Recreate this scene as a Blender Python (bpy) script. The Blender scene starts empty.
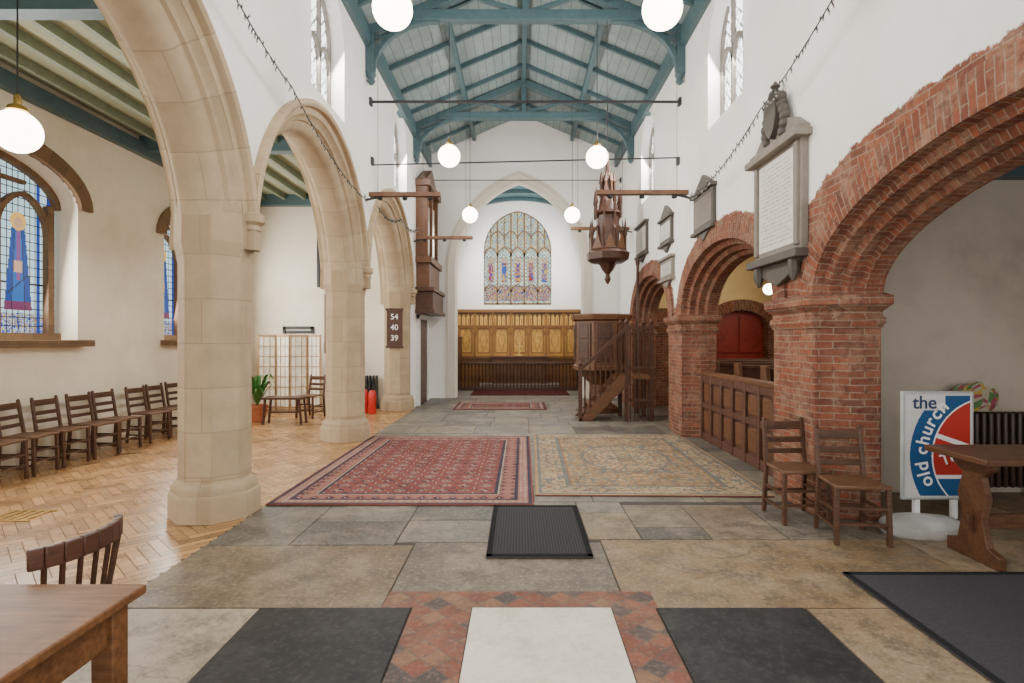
import bpy, bmesh, math, random
from mathutils import Vector, Matrix, noise
random.seed(7)
F=569.0
SC=bpy.context.scene
COL=SC.collection
# ---------------------------------------------------------------- mesh builder
class MB:
    def __init__(s): s.v=[];s.f=[];s.uv=[];s.mi=[];s.col=[];s.cur=0;s.c=(1,1,1);s.T=None
    def add(s,vs,fs,uvs=None):
        b=len(s.v)
        for p in vs:
            p=Vector(p)
            if s.T is not None: p=s.T@p
            s.v.append(p)
        for i,f in enumerate(fs):
            s.f.append([b+k for k in f]); s.uv.append(uvs[i] if uvs else None); s.mi.append(s.cur); s.col.append(s.c)
        return s
    def box(s,x0,x1,y0,y1,z0,z1):
        vs=[(x,y,z) for z in(z0,z1) for y in(y0,y1) for x in(x0,x1)]
        return s.add(vs,[(0,2,3,1),(4,5,7,6),(0,1,5,4),(2,6,7,3),(0,4,6,2),(1,3,7,5)])
    def beam(s,p,q,w,t=None,up=(0,0,1)):
        t=t or w; p=Vector(p);q=Vector(q);d=q-p;L=d.length;d.normalize()
        upv=Vector(up)
        if abs(d.dot(upv))>.98: upv=Vector((0,1,0))
        a=d.cross(upv).normalized(); b=a.cross(d).normalized()
        vs=[]
        for e in(p,q):
            for (i,j) in((-1,-1),(1,-1),(1,1),(-1,1)): vs.append(e+a*(i*w/2)+b*(j*t/2))
        return s.add(vs,[(3,2,1,0),(4,5,6,7),(0,1,5,4),(1,2,6,5),(2,3,7,6),(3,0,4,7)])
    def prism(s,poly,axis,a0,a1):
        def m(p,a):
            if axis=='x': return (a,p[0],p[1])
            if axis=='y': return (p[0],a,p[1])
            return (p[0],p[1],a)
        n=len(poly)
        vs=[m(p,a0) for p in poly]+[m(p,a1) for p in poly]
        fs=[tuple(range(n)),tuple(range(2*n-1,n-1,-1))]+[(i,i+n,(i+1)%n+n,(i+1)%n) for i in range(n)]
        return s.add(vs,fs)
    def lathe(s,prof,cx=0,cy=0,n=16,rot=0,z=0):
        vs=[];fs=[]
        for r,h in prof:
            for i in range(n):
                a=2*math.pi*i/n+rot; vs.append((cx+r*math.cos(a),cy+r*math.sin(a),z+h))
        for j in range(len(prof)-1):
            for i in range(n):
                k=(i+1)%n; fs.append((j*n+i,j*n+k,(j+1)*n+k,(j+1)*n+i))
        fs.append(tuple(range(n-1,-1,-1))); m=(len(prof)-1)*n; fs.append(tuple(range(m,m+n)))
        return s.add(vs,fs)
    def polylathe(s,poly,prof):
        cx=sum(p[0] for p in poly)/len(poly); cy=sum(p[1] for p in poly)/len(poly); n=len(poly)
        hx=max(abs(p[0]-cx) for p in poly); hy=max(abs(p[1]-cy) for p in poly)
        vs=[];fs=[]
        for o,z in prof:
            for p in poly: vs.append((cx+(p[0]-cx)*(1+o/hx),cy+(p[1]-cy)*(1+o/hy),z))
        for j in range(len(prof)-1):
            for i in range(n):
                k=(i+1)%n; fs.append((j*n+i,j*n+k,(j+1)*n+k,(j+1)*n+i))
        fs.append(tuple(range(n-1,-1,-1))); m=(len(prof)-1)*n; fs.append(tuple(range(m,m+n)))
        return s.add(vs,fs)
    def tube(s,pts,r,n=6,r2=None):
        pts=[Vector(p) for p in pts]; vs=[];fs=[]
        for i,p in enumerate(pts):
            d=(pts[min(i+1,len(pts)-1)]-pts[max(i-1,0)]).normalized()
            u=Vector((0,0,1)) if abs(d.z)<.95 else Vector((1,0,0))
            a=d.cross(u).normalized(); b=d.cross(a)
            rr=r if r2 is None else r+(r2-r)*i/(len(pts)-1)
            for k in range(n):
                t=2*math.pi*k/n; vs.append(p+a*(rr*math.cos(t))+b*(rr*math.sin(t)))
        for j in range(len(pts)-1):
            for i in range(n):
                k=(i+1)%n; fs.append((j*n+i,(j+1)*n+i,(j+1)*n+k,j*n+k))
        fs.append(tuple(range(n))); m=(len(pts)-1)*n; fs.append(tuple(range(m+n-1,m-1,-1)))
        return s.add(vs,fs)
    def sphere(s,c,r,n=16,m=10,sc=(1,1,1)):
        vs=[];fs=[]
        for j in range(m+1):
            a=math.pi*j/m
            rr=max(r*math.sin(a),r*.01)
            for i in range(n):
                t=2*math.pi*i/n; vs.append((c[0]+rr*math.cos(t)*sc[0],c[1]+rr*math.sin(t)*sc[1],c[2]-r*math.cos(a)*sc[2]))
        for j in range(m):
            for i in range(n):
                k=(i+1)%n; fs.append((j*n+i,j*n+k,(j+1)*n+k,(j+1)*n+i))
        return s.add(vs,fs)
    def sweep(s,path,prof,plane='yz',closed=False):
        vs=[];L=[0];np_=len(prof)
        for i in range(1,len(path)): L.append(L[-1]+math.dist(path[i][0],path[i-1][0]))
        P=[0]
        for i in range(1,np_+1): P.append(P[-1]+math.dist(prof[i%np_],prof[i-1]))
        for (c,n) in path:
            for (o,x) in prof:
                a=c[0]+n[0]*o; b=c[1]+n[1]*o
                vs.append((x,a,b) if plane=='yz' else (a,x,b))
        fs=[];uv=[]
        for j in range(len(path)-1):
            for i in range(np_ if closed else np_-1):
                k=(i+1)%np_
                fs.append((j*np_+i,j*np_+k,(j+1)*np_+k,(j+1)*np_+i))
                uv.append([(P[i],L[j]),(P[i+1],L[j]),(P[i+1],L[j+1]),(P[i],L[j+1])])
        if closed:
            fs.append(tuple(range(np_))); uv.append(None)
            m=(len(path)-1)*np_; fs.append(tuple(range(m+np_-1,m-1,-1))); uv.append(None)
        return s.add(vs,fs,uv)
    def grid(s,a0,a1,na,b0,b1,nb,func,plane='xz',at=0):
        base=len(s.v)
        for j in range(nb+1):
            for i in range(na+1):
                a=a0+(a1-a0)*i/na; b=b0+(b1-b0)*j/nb
                p=Vector((a,at,b)) if plane=='xz' else (Vector((at,a,b)) if plane=='yz' else Vector((a,b,at)))
                if s.T is not None: p=s.T@p
                s.v.append(p)
        for j in range(nb):
            for i in range(na):
                c=func(a0+(a1-a0)*(i+.5)/na,b0+(b1-b0)*(j+.5)/nb)
                if c is None: continue
                k=base+j*(na+1)+i
                s.f.append([k,k+1,k+na+2,k+na+1]); s.uv.append(None); s.mi.append(s.cur); s.col.append(c)
        return s

def mesh_obj(name,mb,mats,off=(0,0,0),bevel=0,smooth=35,recalc=True):
    me=bpy.data.meshes.new(name)
    o3=Vector(off)
    me.from_pydata([tuple(v-o3) for v in mb.v],[],mb.f)
    if not isinstance(mats,(list,tuple)): mats=[mats]
    for m in mats: me.materials.append(m)
    me.polygons.foreach_set('material_index',mb.mi)
    uvl=me.uv_layers.new(name='UVMap')
    data=[]
    for p in me.polygons:
        u=mb.uv[p.index]
        if u: 
            for q in u: data+=[q[0],q[1]]
        else:
            n=p.normal
            ax=max(range(3),key=lambda i:abs(n[i]))
            for vi in p.vertices:
                w=mb.v[vi]
                if ax==0: data+=[w.y,w.z]
                elif ax==1: data+=[w.x,w.z]
                else: data+=[w.x,w.y]
    uvl.data.foreach_set('uv',data)
    at=me.color_attributes.new('Col','FLOAT_COLOR','CORNER')
    cd=[]
    for p in me.polygons:
        c=mb.col[p.index]
        for _ in p.vertices: cd+=[c[0],c[1],c[2],1]
    at.data.foreach_set('color',cd)
    if recalc:
        bm=bmesh.new(); bm.from_mesh(me); bmesh.ops.recalc_face_normals(bm,faces=bm.faces); bm.to_mesh(me); bm.free()
    me.shade_smooth(); me.set_sharp_from_angle(angle=math.radians(smooth))
    ob=bpy.data.objects.new(name,me); COL.objects.link(ob)
    if bevel:
        b=ob.modifiers.new('b','BEVEL'); b.width=bevel; b.segments=2; b.limit_method='ANGLE'; b.angle_limit=math.radians(40)
    return ob

def struct(name,mb,mats,label=None,**k):
    ob=mesh_obj(name,mb,mats,**k); ob['kind']='structure'
    if label: ob['label']=label
    return ob
def thing(name,label,cat,loc=(0,0,0),rot=0,group=None):
    e=bpy.data.objects.new(name,None); COL.objects.link(e); e.location=loc; e.rotation_euler=(0,0,rot); e.empty_display_size=.1
    e['label']=label; e['category']=cat
    if group: e['group']=group
    return e
def solid(name,label,cat,mb,mats,group=None,**k):
    xs=[v.x for v in mb.v];ys=[v.y for v in mb.v];zs=[v.z for v in mb.v]
    o=((min(xs)+max(xs))/2,(min(ys)+max(ys))/2,min(zs))
    ob=mesh_obj(name,mb,mats,off=o,**k); ob.location=o
    ob['label']=label; ob['category']=cat
    if group: ob['group']=group
    return ob
def part(par,name,mb,mats,world=True,label=None,**k):
    off=(0,0,0)
    if world:
        off=Vector((0,0,0)); q=par
        while q: off=off+q.location; q=q.parent
    ob=mesh_obj(name,mb,mats,off=off,**k); ob.parent=par
    if label: ob['label']=label
    return ob
def dup(src,loc,rot=None,label=None):
    e=src.copy(); COL.objects.link(e); e.location=loc
    if rot is not None: e.rotation_euler=(0,0,rot)
    if label: e['label']=label
    def rec(a,b):
        for ch in [c for c in bpy.data.objects if c.parent==a]:
            n=ch.copy(); COL.objects.link(n); n.parent=b; rec(ch,n)
    rec(src,e)
    return e
# ---------------------------------------------------------------- materials
def base_mat(name):
    m=bpy.data.materials.new(name); m.use_nodes=True; nt=m.node_tree; b=nt.nodes['Principled BSDF']; return m,nt,b
def N(nt,t,**ins):
    n=nt.nodes.new(t)
    for k,v in ins.items():
        k=k.replace('_',' ')
        if hasattr(v,'is_output') : nt.links.new(v,n.inputs[k])
        else: n.inputs[k].default_value=v
    return n
def mixc(nt,fac,a,b,mode='MIX'):
    n=nt.nodes.new('ShaderNodeMix'); n.data_type='RGBA'; n.blend_type=mode
    for idx,v in((0,fac),(6,a),(7,b)):
        if hasattr(v,'is_output'): nt.links.new(v,n.inputs[idx])
        else:
            n.inputs[idx].default_value=(v if idx==0 else (v[0],v[1],v[2],1))
    return n.outputs[2]
def mth(nt,op,a,b=0.0):
    n=nt.nodes.new('ShaderNodeMath'); n.operation=op
    for i,v in enumerate((a,b)):
        if hasattr(v,'is_output'): nt.links.new(v,n.inputs[i])
        else: n.inputs[i].default_value=v
    return n.outputs[0]
def ramp(nt,fac,lo,hi):
    n=nt.nodes.new('ShaderNodeMapRange'); nt.links.new(fac,n.inputs[0]); n.inputs[1].default_value=lo; n.inputs[2].default_value=hi; return n.outputs[0]
def coords(nt,kind='Object',scale=(1,1,1),rot=(0,0,0)):
    t=nt.nodes.new('ShaderNodeTexCoord'); mp=nt.nodes.new('ShaderNodeMapping'); mp.inputs['Scale'].default_value=scale; mp.inputs['Rotation'].default_value=rot
    nt.links.new(t.outputs[kind],mp.inputs[0]); return mp.outputs[0]
def noise_f(nt,co,sc,det=4,rough=.55):
    n=N(nt,'ShaderNodeTexNoise',Vector=co,Scale=sc,Detail=det,Roughness=rough); return n.outputs[0]
def bump(nt,b,h,st=.2,dist=.01):
    n=N(nt,'ShaderNodeBump',Strength=st,Distance=dist,Height=h); nt.links.new(n.outputs[0],b.inputs['Normal'])
def plain(name,c,rough=.6,metal=0,spec=.5,emis=0):
    m,nt,b=base_mat(name)
    co=coords(nt); f=noise_f(nt,co,9)
    out=mixc(nt,ramp(nt,f,.3,.7),[x*.85 for x in c],[min(1,x*1.08) for x in c])
    nt.links.new(out,b.inputs['Base Color'])
    b.inputs['Roughness'].default_value=rough; b.inputs['Metallic'].default_value=metal; b.inputs['Specular IOR Level'].default_value=spec
    if emis: b.inputs['Emission Color'].default_value=(*c,1); b.inputs['Emission Strength'].default_value=emis
    return m
def plaster(name,c,d,amt=.6):
    m,nt,b=base_mat(name); co=coords(nt)
    f=ramp(nt,noise_f(nt,co,.9,6,.65),.42,.75); g=noise_f(nt,co,14,3)
    f=mth(nt,'MULTIPLY',f,amt)
    nt.links.new(mixc(nt,f,c,d),b.inputs['Base Color']); b.inputs['Roughness'].default_value=.9; b.inputs['Specular IOR Level'].default_value=.2
    bump(nt,b,g,.15,.006); return m
def stone(name,c,d,bw=.6,bh=.38,joint=(.34,.25,.15),js=.005):
    m,nt,b=base_mat(name); co=coords(nt,'UV'); oc=coords(nt)
    br=N(nt,'ShaderNodeTexBrick',Vector=co,Color1=(*c,1),Color2=(*d,1),Mortar=(*joint,1),Scale=1.0)
    br.inputs['Mortar Size'].default_value=js; br.inputs['Brick Width'].default_value=bw; br.inputs['Row Height'].default_value=bh; br.inputs['Mortar Smooth'].default_value=.3
    f=ramp(nt,noise_f(nt,oc,3.5,6,.65),.35,.75)
    nt.links.new(mixc(nt,mth(nt,'MULTIPLY',f,.5),br.outputs[0],[x*.6 for x in d]),b.inputs['Base Color'])
    b.inputs['Roughness'].default_value=.85; bump(nt,b,noise_f(nt,oc,30,4),.2,.005); return m
BC1,BC2,BMO=(.285,.085,.046),(.12,.042,.03),(.29,.215,.155)
def brick_nodes(nt,co,oc,c1,c2,mort):
    wob=N(nt,'ShaderNodeTexNoise',Vector=oc,Scale=4.0,Detail=2.0)
    va=nt.nodes.new('ShaderNodeVectorMath'); va.operation='MULTIPLY_ADD'; nt.links.new(wob.outputs[1],va.inputs[0]); va.inputs[1].default_value=(.03,.03,0); nt.links.new(co,va.inputs[2])
    br=N(nt,'ShaderNodeTexBrick',Vector=va.outputs[0],Color1=(*c1,1),Color2=(*c2,1),Mortar=(*mort,1),Scale=1.0,Bias=-.05)
    br.inputs['Mortar Size'].default_value=.006; br.inputs['Brick Width'].default_value=.22; br.inputs['Row Height'].default_value=.062; br.inputs['Mortar Smooth'].default_value=.3
    f=ramp(nt,noise_f(nt,oc,11,6,.75),.38,.66)
    a=mixc(nt,mth(nt,'MULTIPLY',f,.6),br.outputs[0],(.165,.085,.052))
    g=ramp(nt,noise_f(nt,oc,3.2,6,.75),.46,.66)
    a=mixc(nt,mth(nt,'MULTIPLY',g,.5),a,(.37,.255,.17))
    h=ramp(nt,noise_f(nt,oc,20,3,.6),.52,.70)
    a=mixc(nt,mth(nt,'MULTIPLY',h,.6),a,(.07,.032,.024))
    return a,br.outputs[1]
def brickm(name,c1=BC1,c2=BC2,mort=BMO):
    m,nt,b=base_mat(name); a,fac=brick_nodes(nt,coords(nt,'UV'),coords(nt),c1,c2,mort)
    nt.links.new(a,b.inputs['Base Color']); b.inputs['Roughness'].default_value=.9; b.inputs['Specular IOR Level'].default_value=.2
    bump(nt,b,mth(nt,'SUBTRACT',1.0,fac),.8,.012); return m
def wood(name,c,d,scale=(3,3,30),rough=.45,spec=.4):
    m,nt,b=base_mat(name); co=coords(nt,'Object',scale)
    f=ramp(nt,noise_f(nt,co,2.2,5,.6),.3,.7)
    a=mixc(nt,f,c,d)
    g=ramp(nt,noise_f(nt,coords(nt),7,6,.7),.48,.70)
    a=mixc(nt,mth(nt,'MULTIPLY',g,.55),a,[x*.4 for x in c])
    nt.links.new(a,b.inputs['Base Color']); b.inputs['Roughness'].default_value=rough; b.inputs['Specular IOR Level'].default_value=spec
    return m
def colm(name,rough=.7,var=.25,sc=4,emis=0,spec=.3,bmp=.1,rv=0,wear=None,crack=.6):
    m,nt,b=base_mat(name); at=nt.nodes.new('ShaderNodeAttribute'); at.attribute_name='Col'
    oc=coords(nt); f=ramp(nt,noise_f(nt,oc,sc,8,.7),.3,.72)
    dk=mixc(nt,1.0,at.outputs[0],(1-var,1-var,1-var),'MULTIPLY')
    out=mixc(nt,f,dk,at.outputs[0])
    if wear:
        g=ramp(nt,noise_f(nt,oc,1.7,9,.72),.46,.60)
        out=mixc(nt,mth(nt,'MULTIPLY',g,wear[1]),out,wear[0])
        h=ramp(nt,noise_f(nt,coords(nt,'Object',(1,1,1),(0,0,.6)),4.5,10,.82),.47,.58)
        out=mixc(nt,mth(nt,'MULTIPLY',h,wear[3]),out,wear[2])
        k=ramp(nt,noise_f(nt,oc,32,4,.7),.52,.64)
        out=mixc(nt,mth(nt,'MULTIPLY',k,.45),out,wear[0])
        vo=nt.nodes.new('ShaderNodeTexVoronoi'); vo.feature='DISTANCE_TO_EDGE'; vo.inputs['Scale'].default_value=.55
        wn=N(nt,'ShaderNodeTexNoise',Vector=oc,Scale=3.0,Detail=6.0); vm=nt.nodes.new('ShaderNodeVectorMath'); vm.operation='MULTIPLY_ADD'; nt.links.new(wn.outputs[1],vm.inputs[0]); vm.inputs[1].default_value=(.5,.5,0); nt.links.new(oc,vm.inputs[2]); nt.links.new(vm.outputs[0],vo.inputs['Vector'])
        cr=mth(nt,'LESS_THAN',vo.outputs['Distance'],.003)
        out=mixc(nt,mth(nt,'MULTIPLY',cr,crack),out,(.05,.04,.035))
    if emis:
        nt.links.new(mixc(nt,1.0,out,(.15,.15,.15),'MULTIPLY'),b.inputs['Base Color'])
        nt.links.new(out,b.inputs['Emission Color']); b.inputs['Emission Strength'].default_value=emis
    else: nt.links.new(out,b.inputs['Base Color'])
    b.inputs['Roughness'].default_value=rough; b.inputs['Specular IOR Level'].default_value=spec
    if rv:
        nt.links.new(mth(nt,'ADD',mth(nt,'MULTIPLY',f,rv),rough),b.inputs['Roughness'])
    if bmp: bump(nt,b,noise_f(nt,oc,sc*6,4),bmp,.004)
    return m
M_plaster=plaster('plaster_white',(.91,.89,.85),(.78,.73,.65),.5)
M_plaster_aisle=plaster('plaster_aisle',(.85,.78,.65),(.64,.53,.38),.7)
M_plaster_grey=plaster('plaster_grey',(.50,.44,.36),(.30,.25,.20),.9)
M_plaster_yellow=plaster('plaster_yellow',(.80,.62,.32),(.6,.42,.2),.7)
M_stone=stone('limestone',(.51,.39,.245),(.42,.31,.185))
M_stoned=stone('brown_stone',(.20,.12,.06),(.14,.08,.042),.4,.25,(.10,.07,.04))
M_brick=brickm('brick_red')
M_slab=colm('stone_slab',.34,.45,2.6,spec=.4,bmp=.3,rv=.3,wear=((.36,.29,.205),.38,(.055,.045,.035),.58),crack=.35)
M_grout=plain('grout',(.06,.048,.04),.9)
M_grout2=plain('dark_wood_joint',(.14,.07,.03),.9)
M_parq=colm('parquet',.22,.3,3,spec=.5,bmp=.03,rv=.15)
M_rug=colm('rug_wool',.95,.25,7,spec=.05,bmp=.3)
M_teal=plain('teal_paint',(.07,.125,.14),.5)
M_roof=stone('roof_boards',(.31,.38,.375),(.25,.32,.32),5,.17,(.12,.17,.18),.008)
M_ceilg=plaster('ceiling_boards',(.34,.35,.235),(.25,.27,.19),.6)
M_joist=plain('joist_paint',(.20,.235,.165),.6)
M_darkwood=wood('dark_wood',(.048,.019,.010),(.10,.04,.022))
M_midwood=wood('mid_wood',(.095,.038,.017),(.17,.075,.033))
M_chair=wood('chair_wood',(.06,.026,.014),(.11,.05,.025))
M_panelwood=wood('panel_wood',(.075,.032,.021),(.125,.055,.034))
M_orange=wood('table_wood',(.095,.036,.013),(.20,.088,.031),(2,25,25),.5,.25)
M_oak=wood('aged_oak',(.06,.025,.012),(.13,.058,.027),(2,25,25),.45,.3)
M_seat=wood('seat_wood',(.10,.045,.022),(.16,.08,.04))
M_black=plain('black_iron',(.02,.02,.022),.45)
M_marble=colm('marble',.4,.2,2.5,spec=.4,rv=.2,wear=((.78,.71,.58),.45,(.42,.34,.25),.42),crack=.10)
M_slate=colm('slate_black',.42,.3,3,spec=.25,rv=.3,wear=((.058,.053,.05),.45,(.010,.010,.010),.5),crack=0)
M_mat=colm('mat_black',.95,.3,60,spec=.1,bmp=.5)
M_white=plain('white_paint',(.8,.8,.78),.5)
M_red=plain('red_paint',(.6,.02,.015),.35)
M_brass=plain('brass',(.55,.38,.12),.3,.9)
M_terr=plain('terracotta',(.42,.13,.05),.8)
M_leaf=plain('leaf_green',(.05,.16,.03),.5)
M_gold=colm('gilded',.4,.3,6,spec=.5)
M_cream=plain('cream_panel',(.86,.80,.66),.8)
M_grey=plain('grey_stone',(.21,.18,.145),.7)
M_greyd=plain('dark_grey_stone',(.075,.062,.05),.6)
M_paint=colm('painted',.5,.08,5,bmp=0)
M_ink=colm('inscribed_marble',.5,.15,5,bmp=0)
M_chrome=plain('pipe_metal',(.55,.5,.42),.3,.8)
def glow(name,c,s):
    m,nt,b=base_mat(name); b.inputs['Base Color'].default_value=(.9,.9,.9,1); b.inputs['Emission Color'].default_value=(*c,1); b.inputs['Emission Strength'].default_value=s; return m
M_globe=glow('globe_glass',(1,.86,.66),14)
M_bulb=plain('bulb_glass',(.35,.33,.28),.3)
M_day=colm('daylight_glass',.3,.1,3,emis=5,bmp=0)
M_day_e=colm('east_glass',.3,.1,3,emis=1.8,bmp=0)
M_stain=colm('stained_glass',.3,.1,3,emis=1.5,bmp=0)

def wallmix():
    m,nt,b=base_mat('brick_and_plaster'); oc=coords(nt); sep=nt.nodes.new('ShaderNodeSeparateXYZ'); nt.links.new(oc,sep.inputs[0])
    y,z=sep.outputs[1],sep.outputs[2]
    def ell(c,a,h,px=2.4):
        p=mth(nt,'POWER',mth(nt,'ABSOLUTE',mth(nt,'DIVIDE',mth(nt,'SUBTRACT',y,c),a)),px)
        q=mth(nt,'POWER',mth(nt,'ABSOLUTE',mth(nt,'DIVIDE',mth(nt,'SUBTRACT',z,1.93),h)),2.0)
        return mth(nt,'ADD',p,q)
    e=mth(nt,'MINIMUM',ell(2.9,2.72,1.26,2.8),mth(nt,'MINIMUM',ell(7.45,1.98,1.20),ell(11.5,1.95,1.20)))
    e=mth(nt,'MINIMUM',e,mth(nt,'DIVIDE',z,2.15))
    e=mth(nt,'ADD',e,mth(nt,'MULTIPLY',mth(nt,'SUBTRACT',noise_f(nt,oc,5,5,.7),.5),.34))
    mask=ramp(nt,e,.985,1.01)
    a,fac=brick_nodes(nt,coords(nt,'UV'),oc,BC1,BC2,BMO)
    f=mth(nt,'MULTIPLY',ramp(nt,noise_f(nt,oc,.9,6,.65),.42,.75),.5)
    pl=mixc(nt,f,(.89,.87,.83),(.70,.66,.60))
    nt.links.new(mixc(nt,mask,a,pl),b.inputs['Base Color']); b.inputs['Roughness'].default_value=.9; b.inputs['Specular IOR Level'].default_value=.2
    hb=mixc(nt,mask,mth(nt,'SUBTRACT',1.0,fac),(1,1,1)); bump(nt,b,hb,.5,.01)
    return m
M_wallmix=wallmix()
# ---------------------------------------------------------------- arches
def half_arch(s,h,n,kind):
    out=[]
    if kind=='g':
        R=(s*s+h*h)/(2*s); am=math.acos((R-s)/R)
        for i in range(n+1):
            a=am*i/n
            nn=(math.cos(a),math.sin(a))
            if i==n: nn=(0,1/math.sin(am))
            out.append(((s-R+R*math.cos(a),R*math.sin(a)),nn))
    else:
        for i in range(n+1):
            a=math.pi/2*i/n; p=(s*math.cos(a),h*math.sin(a)); nx,nz=math.cos(a)/s,math.sin(a)/h; l=math.hypot(nx,nz)
            out.append((p,(nx/l,nz/l)))
    out[-1]=((0,out[-1][0][1]),out[-1][1])
    return out
def arch(c,s,z0,h,n=14,kind='g',leg=None):
    H=half_arch(s,h,n,kind); path=[]
    if leg is not None: path.append(((c+s,leg),(1,0)))
    for p,nn in H: path.append(((c+p[0],z0+p[1]),nn))
    for p,nn in reversed(H[:-1]): path.append(((c-p[0],z0+p[1]),(-nn[0],nn[1])))
    if leg is not None: path.append(((c-s,leg),(-1,0)))
    return path
def poly(path,o=0): return [(p[0]+n[0]*o,p[1]+n[1]*o) for p,n in path]
def archz(d,s,h,kind='g'):
    d=abs(d)
    if d>=s: return 0
    if kind=='g':
        R=(s*s+h*h)/(2*s); return math.sqrt(max(0,R*R-(d+R-s)**2))
    return h*math.sqrt(1-(d/s)**2)
def cutwall(name,bx,cutters,mats,label=None,kind='structure'):
    mb=MB().box(*bx); base=mesh_obj('tmp',mb,mats)
    cs=[]
    for (pl,axis,a0,a1) in cutters:
        c=mesh_obj('cut',MB().prism(pl,axis,a0,a1),mats); cs.append(c)
        md=base.modifiers.new('x','BOOLEAN'); md.object=c; md.operation='DIFFERENCE'; md.solver='EXACT'
    dg=bpy.context.evaluated_depsgraph_get(); ev=base.evaluated_get(dg); me=bpy.data.meshes.new_from_object(ev)
    out=MB()
    out.v=[v.co.copy() for v in me.vertices]
    for p in me.polygons: out.f.append(list(p.vertices)); out.uv.append(None); out.mi.append(0); out.col.append((1,1,1))
    for c in cs+[base]: bpy.data.objects.remove(c,do_unlink=True)
    ob=mesh_obj(name,out,mats,recalc=False,smooth=20); ob['kind']=kind
    if label: ob['label']=label
    return ob
def text(par,body,loc,size,mat,rot=(math.pi/2,0,0),name='lettering'):
    cu=bpy.data.curves.new(name,'FONT'); cu.body=body; cu.size=size; cu.extrude=.0015; cu.align_x='CENTER'; cu.align_y='CENTER'; cu.offset=.002
    t=bpy.data.objects.new('t',cu); COL.objects.link(t)
    dg=bpy.context.evaluated_depsgraph_get(); me=bpy.data.meshes.new_from_object(t.evaluated_get(dg))
    bpy.data.objects.remove(t,do_unlink=True)
    o=bpy.data.objects.new(name,me); COL.objects.link(o); me.materials.clear(); me.materials.append(mat); o.parent=par; o.location=Vector(loc)-par.location; o.rotation_euler=rot; return o
# ================================================================= FLOOR
fl=MB(); fl.cur=0; fl.box(-2.4,6.1,-1.5,20,-.1,-.006); fl.cur=1
def slab(x0,x1,y0,y1,c,g=.006,z=0):
    k=random.uniform(.82,1.12)*.82; fl.c=tuple(x*k for x in c); fl.box(x0+g,x1-g,y0+g,y1-g,-.03,z+random.uniform(-.0015,.001))
GREY=(.225,.21,.18); DK=(.125,.12,.11); TAN=(.33,.215,.115); BEI=(.42,.30,.175)
slab(-2.38,-1.5,1.9,3.29,(.58,.47,.34)); slab(1.65,2.6,1.9,3.29,(.37,.255,.14)); slab(2.6,4,1.9,3.29,BEI)
slab(-2.38,-.8,3.29,4.30,(.26,.18,.10)); slab(-.8,.62,3.5,4.36,(.22,.18,.135)); slab(.62,2.95,3.29,4.42,(.40,.265,.13)); slab(2.95,6,3.29,4.42,BEI)
slab(-2.38,-1.75,4.3,5.3,GREY); slab(-1.75,-.95,4.3,4.85,DK); slab(-1.75,-.95,4.85,5.4,GREY); slab(-.95,-.24,4.36,4.9,(.22,.20,.165)); slab(-.95,-.24,4.9,5.45,DK)
slab(-.24,.53,4.36,5.45,GREY); slab(.53,.95,4.42,5.1,(.34,.25,.15)); slab(.95,1.5,4.42,4.7,DK); slab(.95,1.5,4.7,5.35,(.23,.18,.125)); slab(1.5,2.1,4.42,5.35,(.27,.205,.135)); slab(2.1,2.95,4.42,5.35,GREY); slab(.53,.95,5.1,5.45,GREY); slab(2.95,4.4,4.42,5.8,BEI); slab(4.4,6,4.42,5.8,TAN)
slab(-2.38,-1.75,5.3,5.6,DK)
y=5.45
while y<19.5:
    h=random.uniform(.5,.85); x=-2.38
    while x<3.3:
        w=random.uniform(.55,1.15); x1=min(x+w,3.3)
        if 3.3-x1<.3: x1=3.3
        c=random.choice([GREY,DK,(.25,.24,.20),(.30,.26,.19),GREY]); slab(x,x1,y,y+h,c); x=x1
    y+=h
for yy in range(0,3):
    slab(-2.38,-.5,-1.4+yy*1.1,-.3+yy*1.1,BEI); slab(-.5,1.6,-1.4+yy*1.1,-.3+yy*1.1,GREY); slab(1.6,6,-1.4+yy*1.1,-.3+yy*1.1,TAN)
fl.c=(.3,.2,.12); fl.box(3.3,6,5.8,14,-.03,0)
struct('floor',fl,[M_grout,M_slab],smooth=20)
def tiles(x,y):
    s=.115; u=(x+y)/s/1.414; v=(x-y)/s/1.414
    iu,iv=math.floor(u),math.floor(v); fu,fv=u-iu,v-iv
    if min(fu,fv,1-fu,1-fv)<.035: return (.10,.075,.06)
    return [(.22,.06,.032),(.055,.045,.042),(.25,.08,.04),(.19,.055,.03),(.25,.12,.06)][(iu*3+iv*5+(iu*iv)%3)%5]
tb=MB()
tb.grid(-.62,-.28,34,1.9,3.29,130,tiles,'xy',.003); tb.grid(.53,.78,26,1.9,3.29,130,tiles,'xy',.003); tb.grid(-.8,.8,160,3.29,3.5,21,tiles,'xy',.003)
struct('floor.001',tb,[colm('tile',.45,.35,5,spec=.4,rv=.25,wear=((.24,.15,.1),.25,(.05,.03,.027),.45),crack=0)],'red and black diagonal tile border set in stone floor',recalc=False)
b=MB(); b.c=(.74,.68,.57); b.box(-.275,.525,1.95,3.285,-.004,.006); solid('marble_ledger_stone','worn white marble slab framed by red tiles','floor slab',b,M_marble,bevel=.003)
for (x0,x1) in((-1.5,-.63),(.79,1.64)):
    b=MB(); b.c=(.022,.021,.021); b.box(x0,x1,1.95,3.285,-.004,.006); solid('slate_ledger_stone','black slate slab set flush in floor beside tile border','floor slab',b,M_slate,group='black slate slabs',bevel=.003)
pq=MB(); pq.cur=0; pq.box(-6.6,-2.4,-1.5,13.4,-.1,-.006); pq.cur=1
wd=.085; L=.34
c45=math.cos(math.pi/4)
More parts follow.
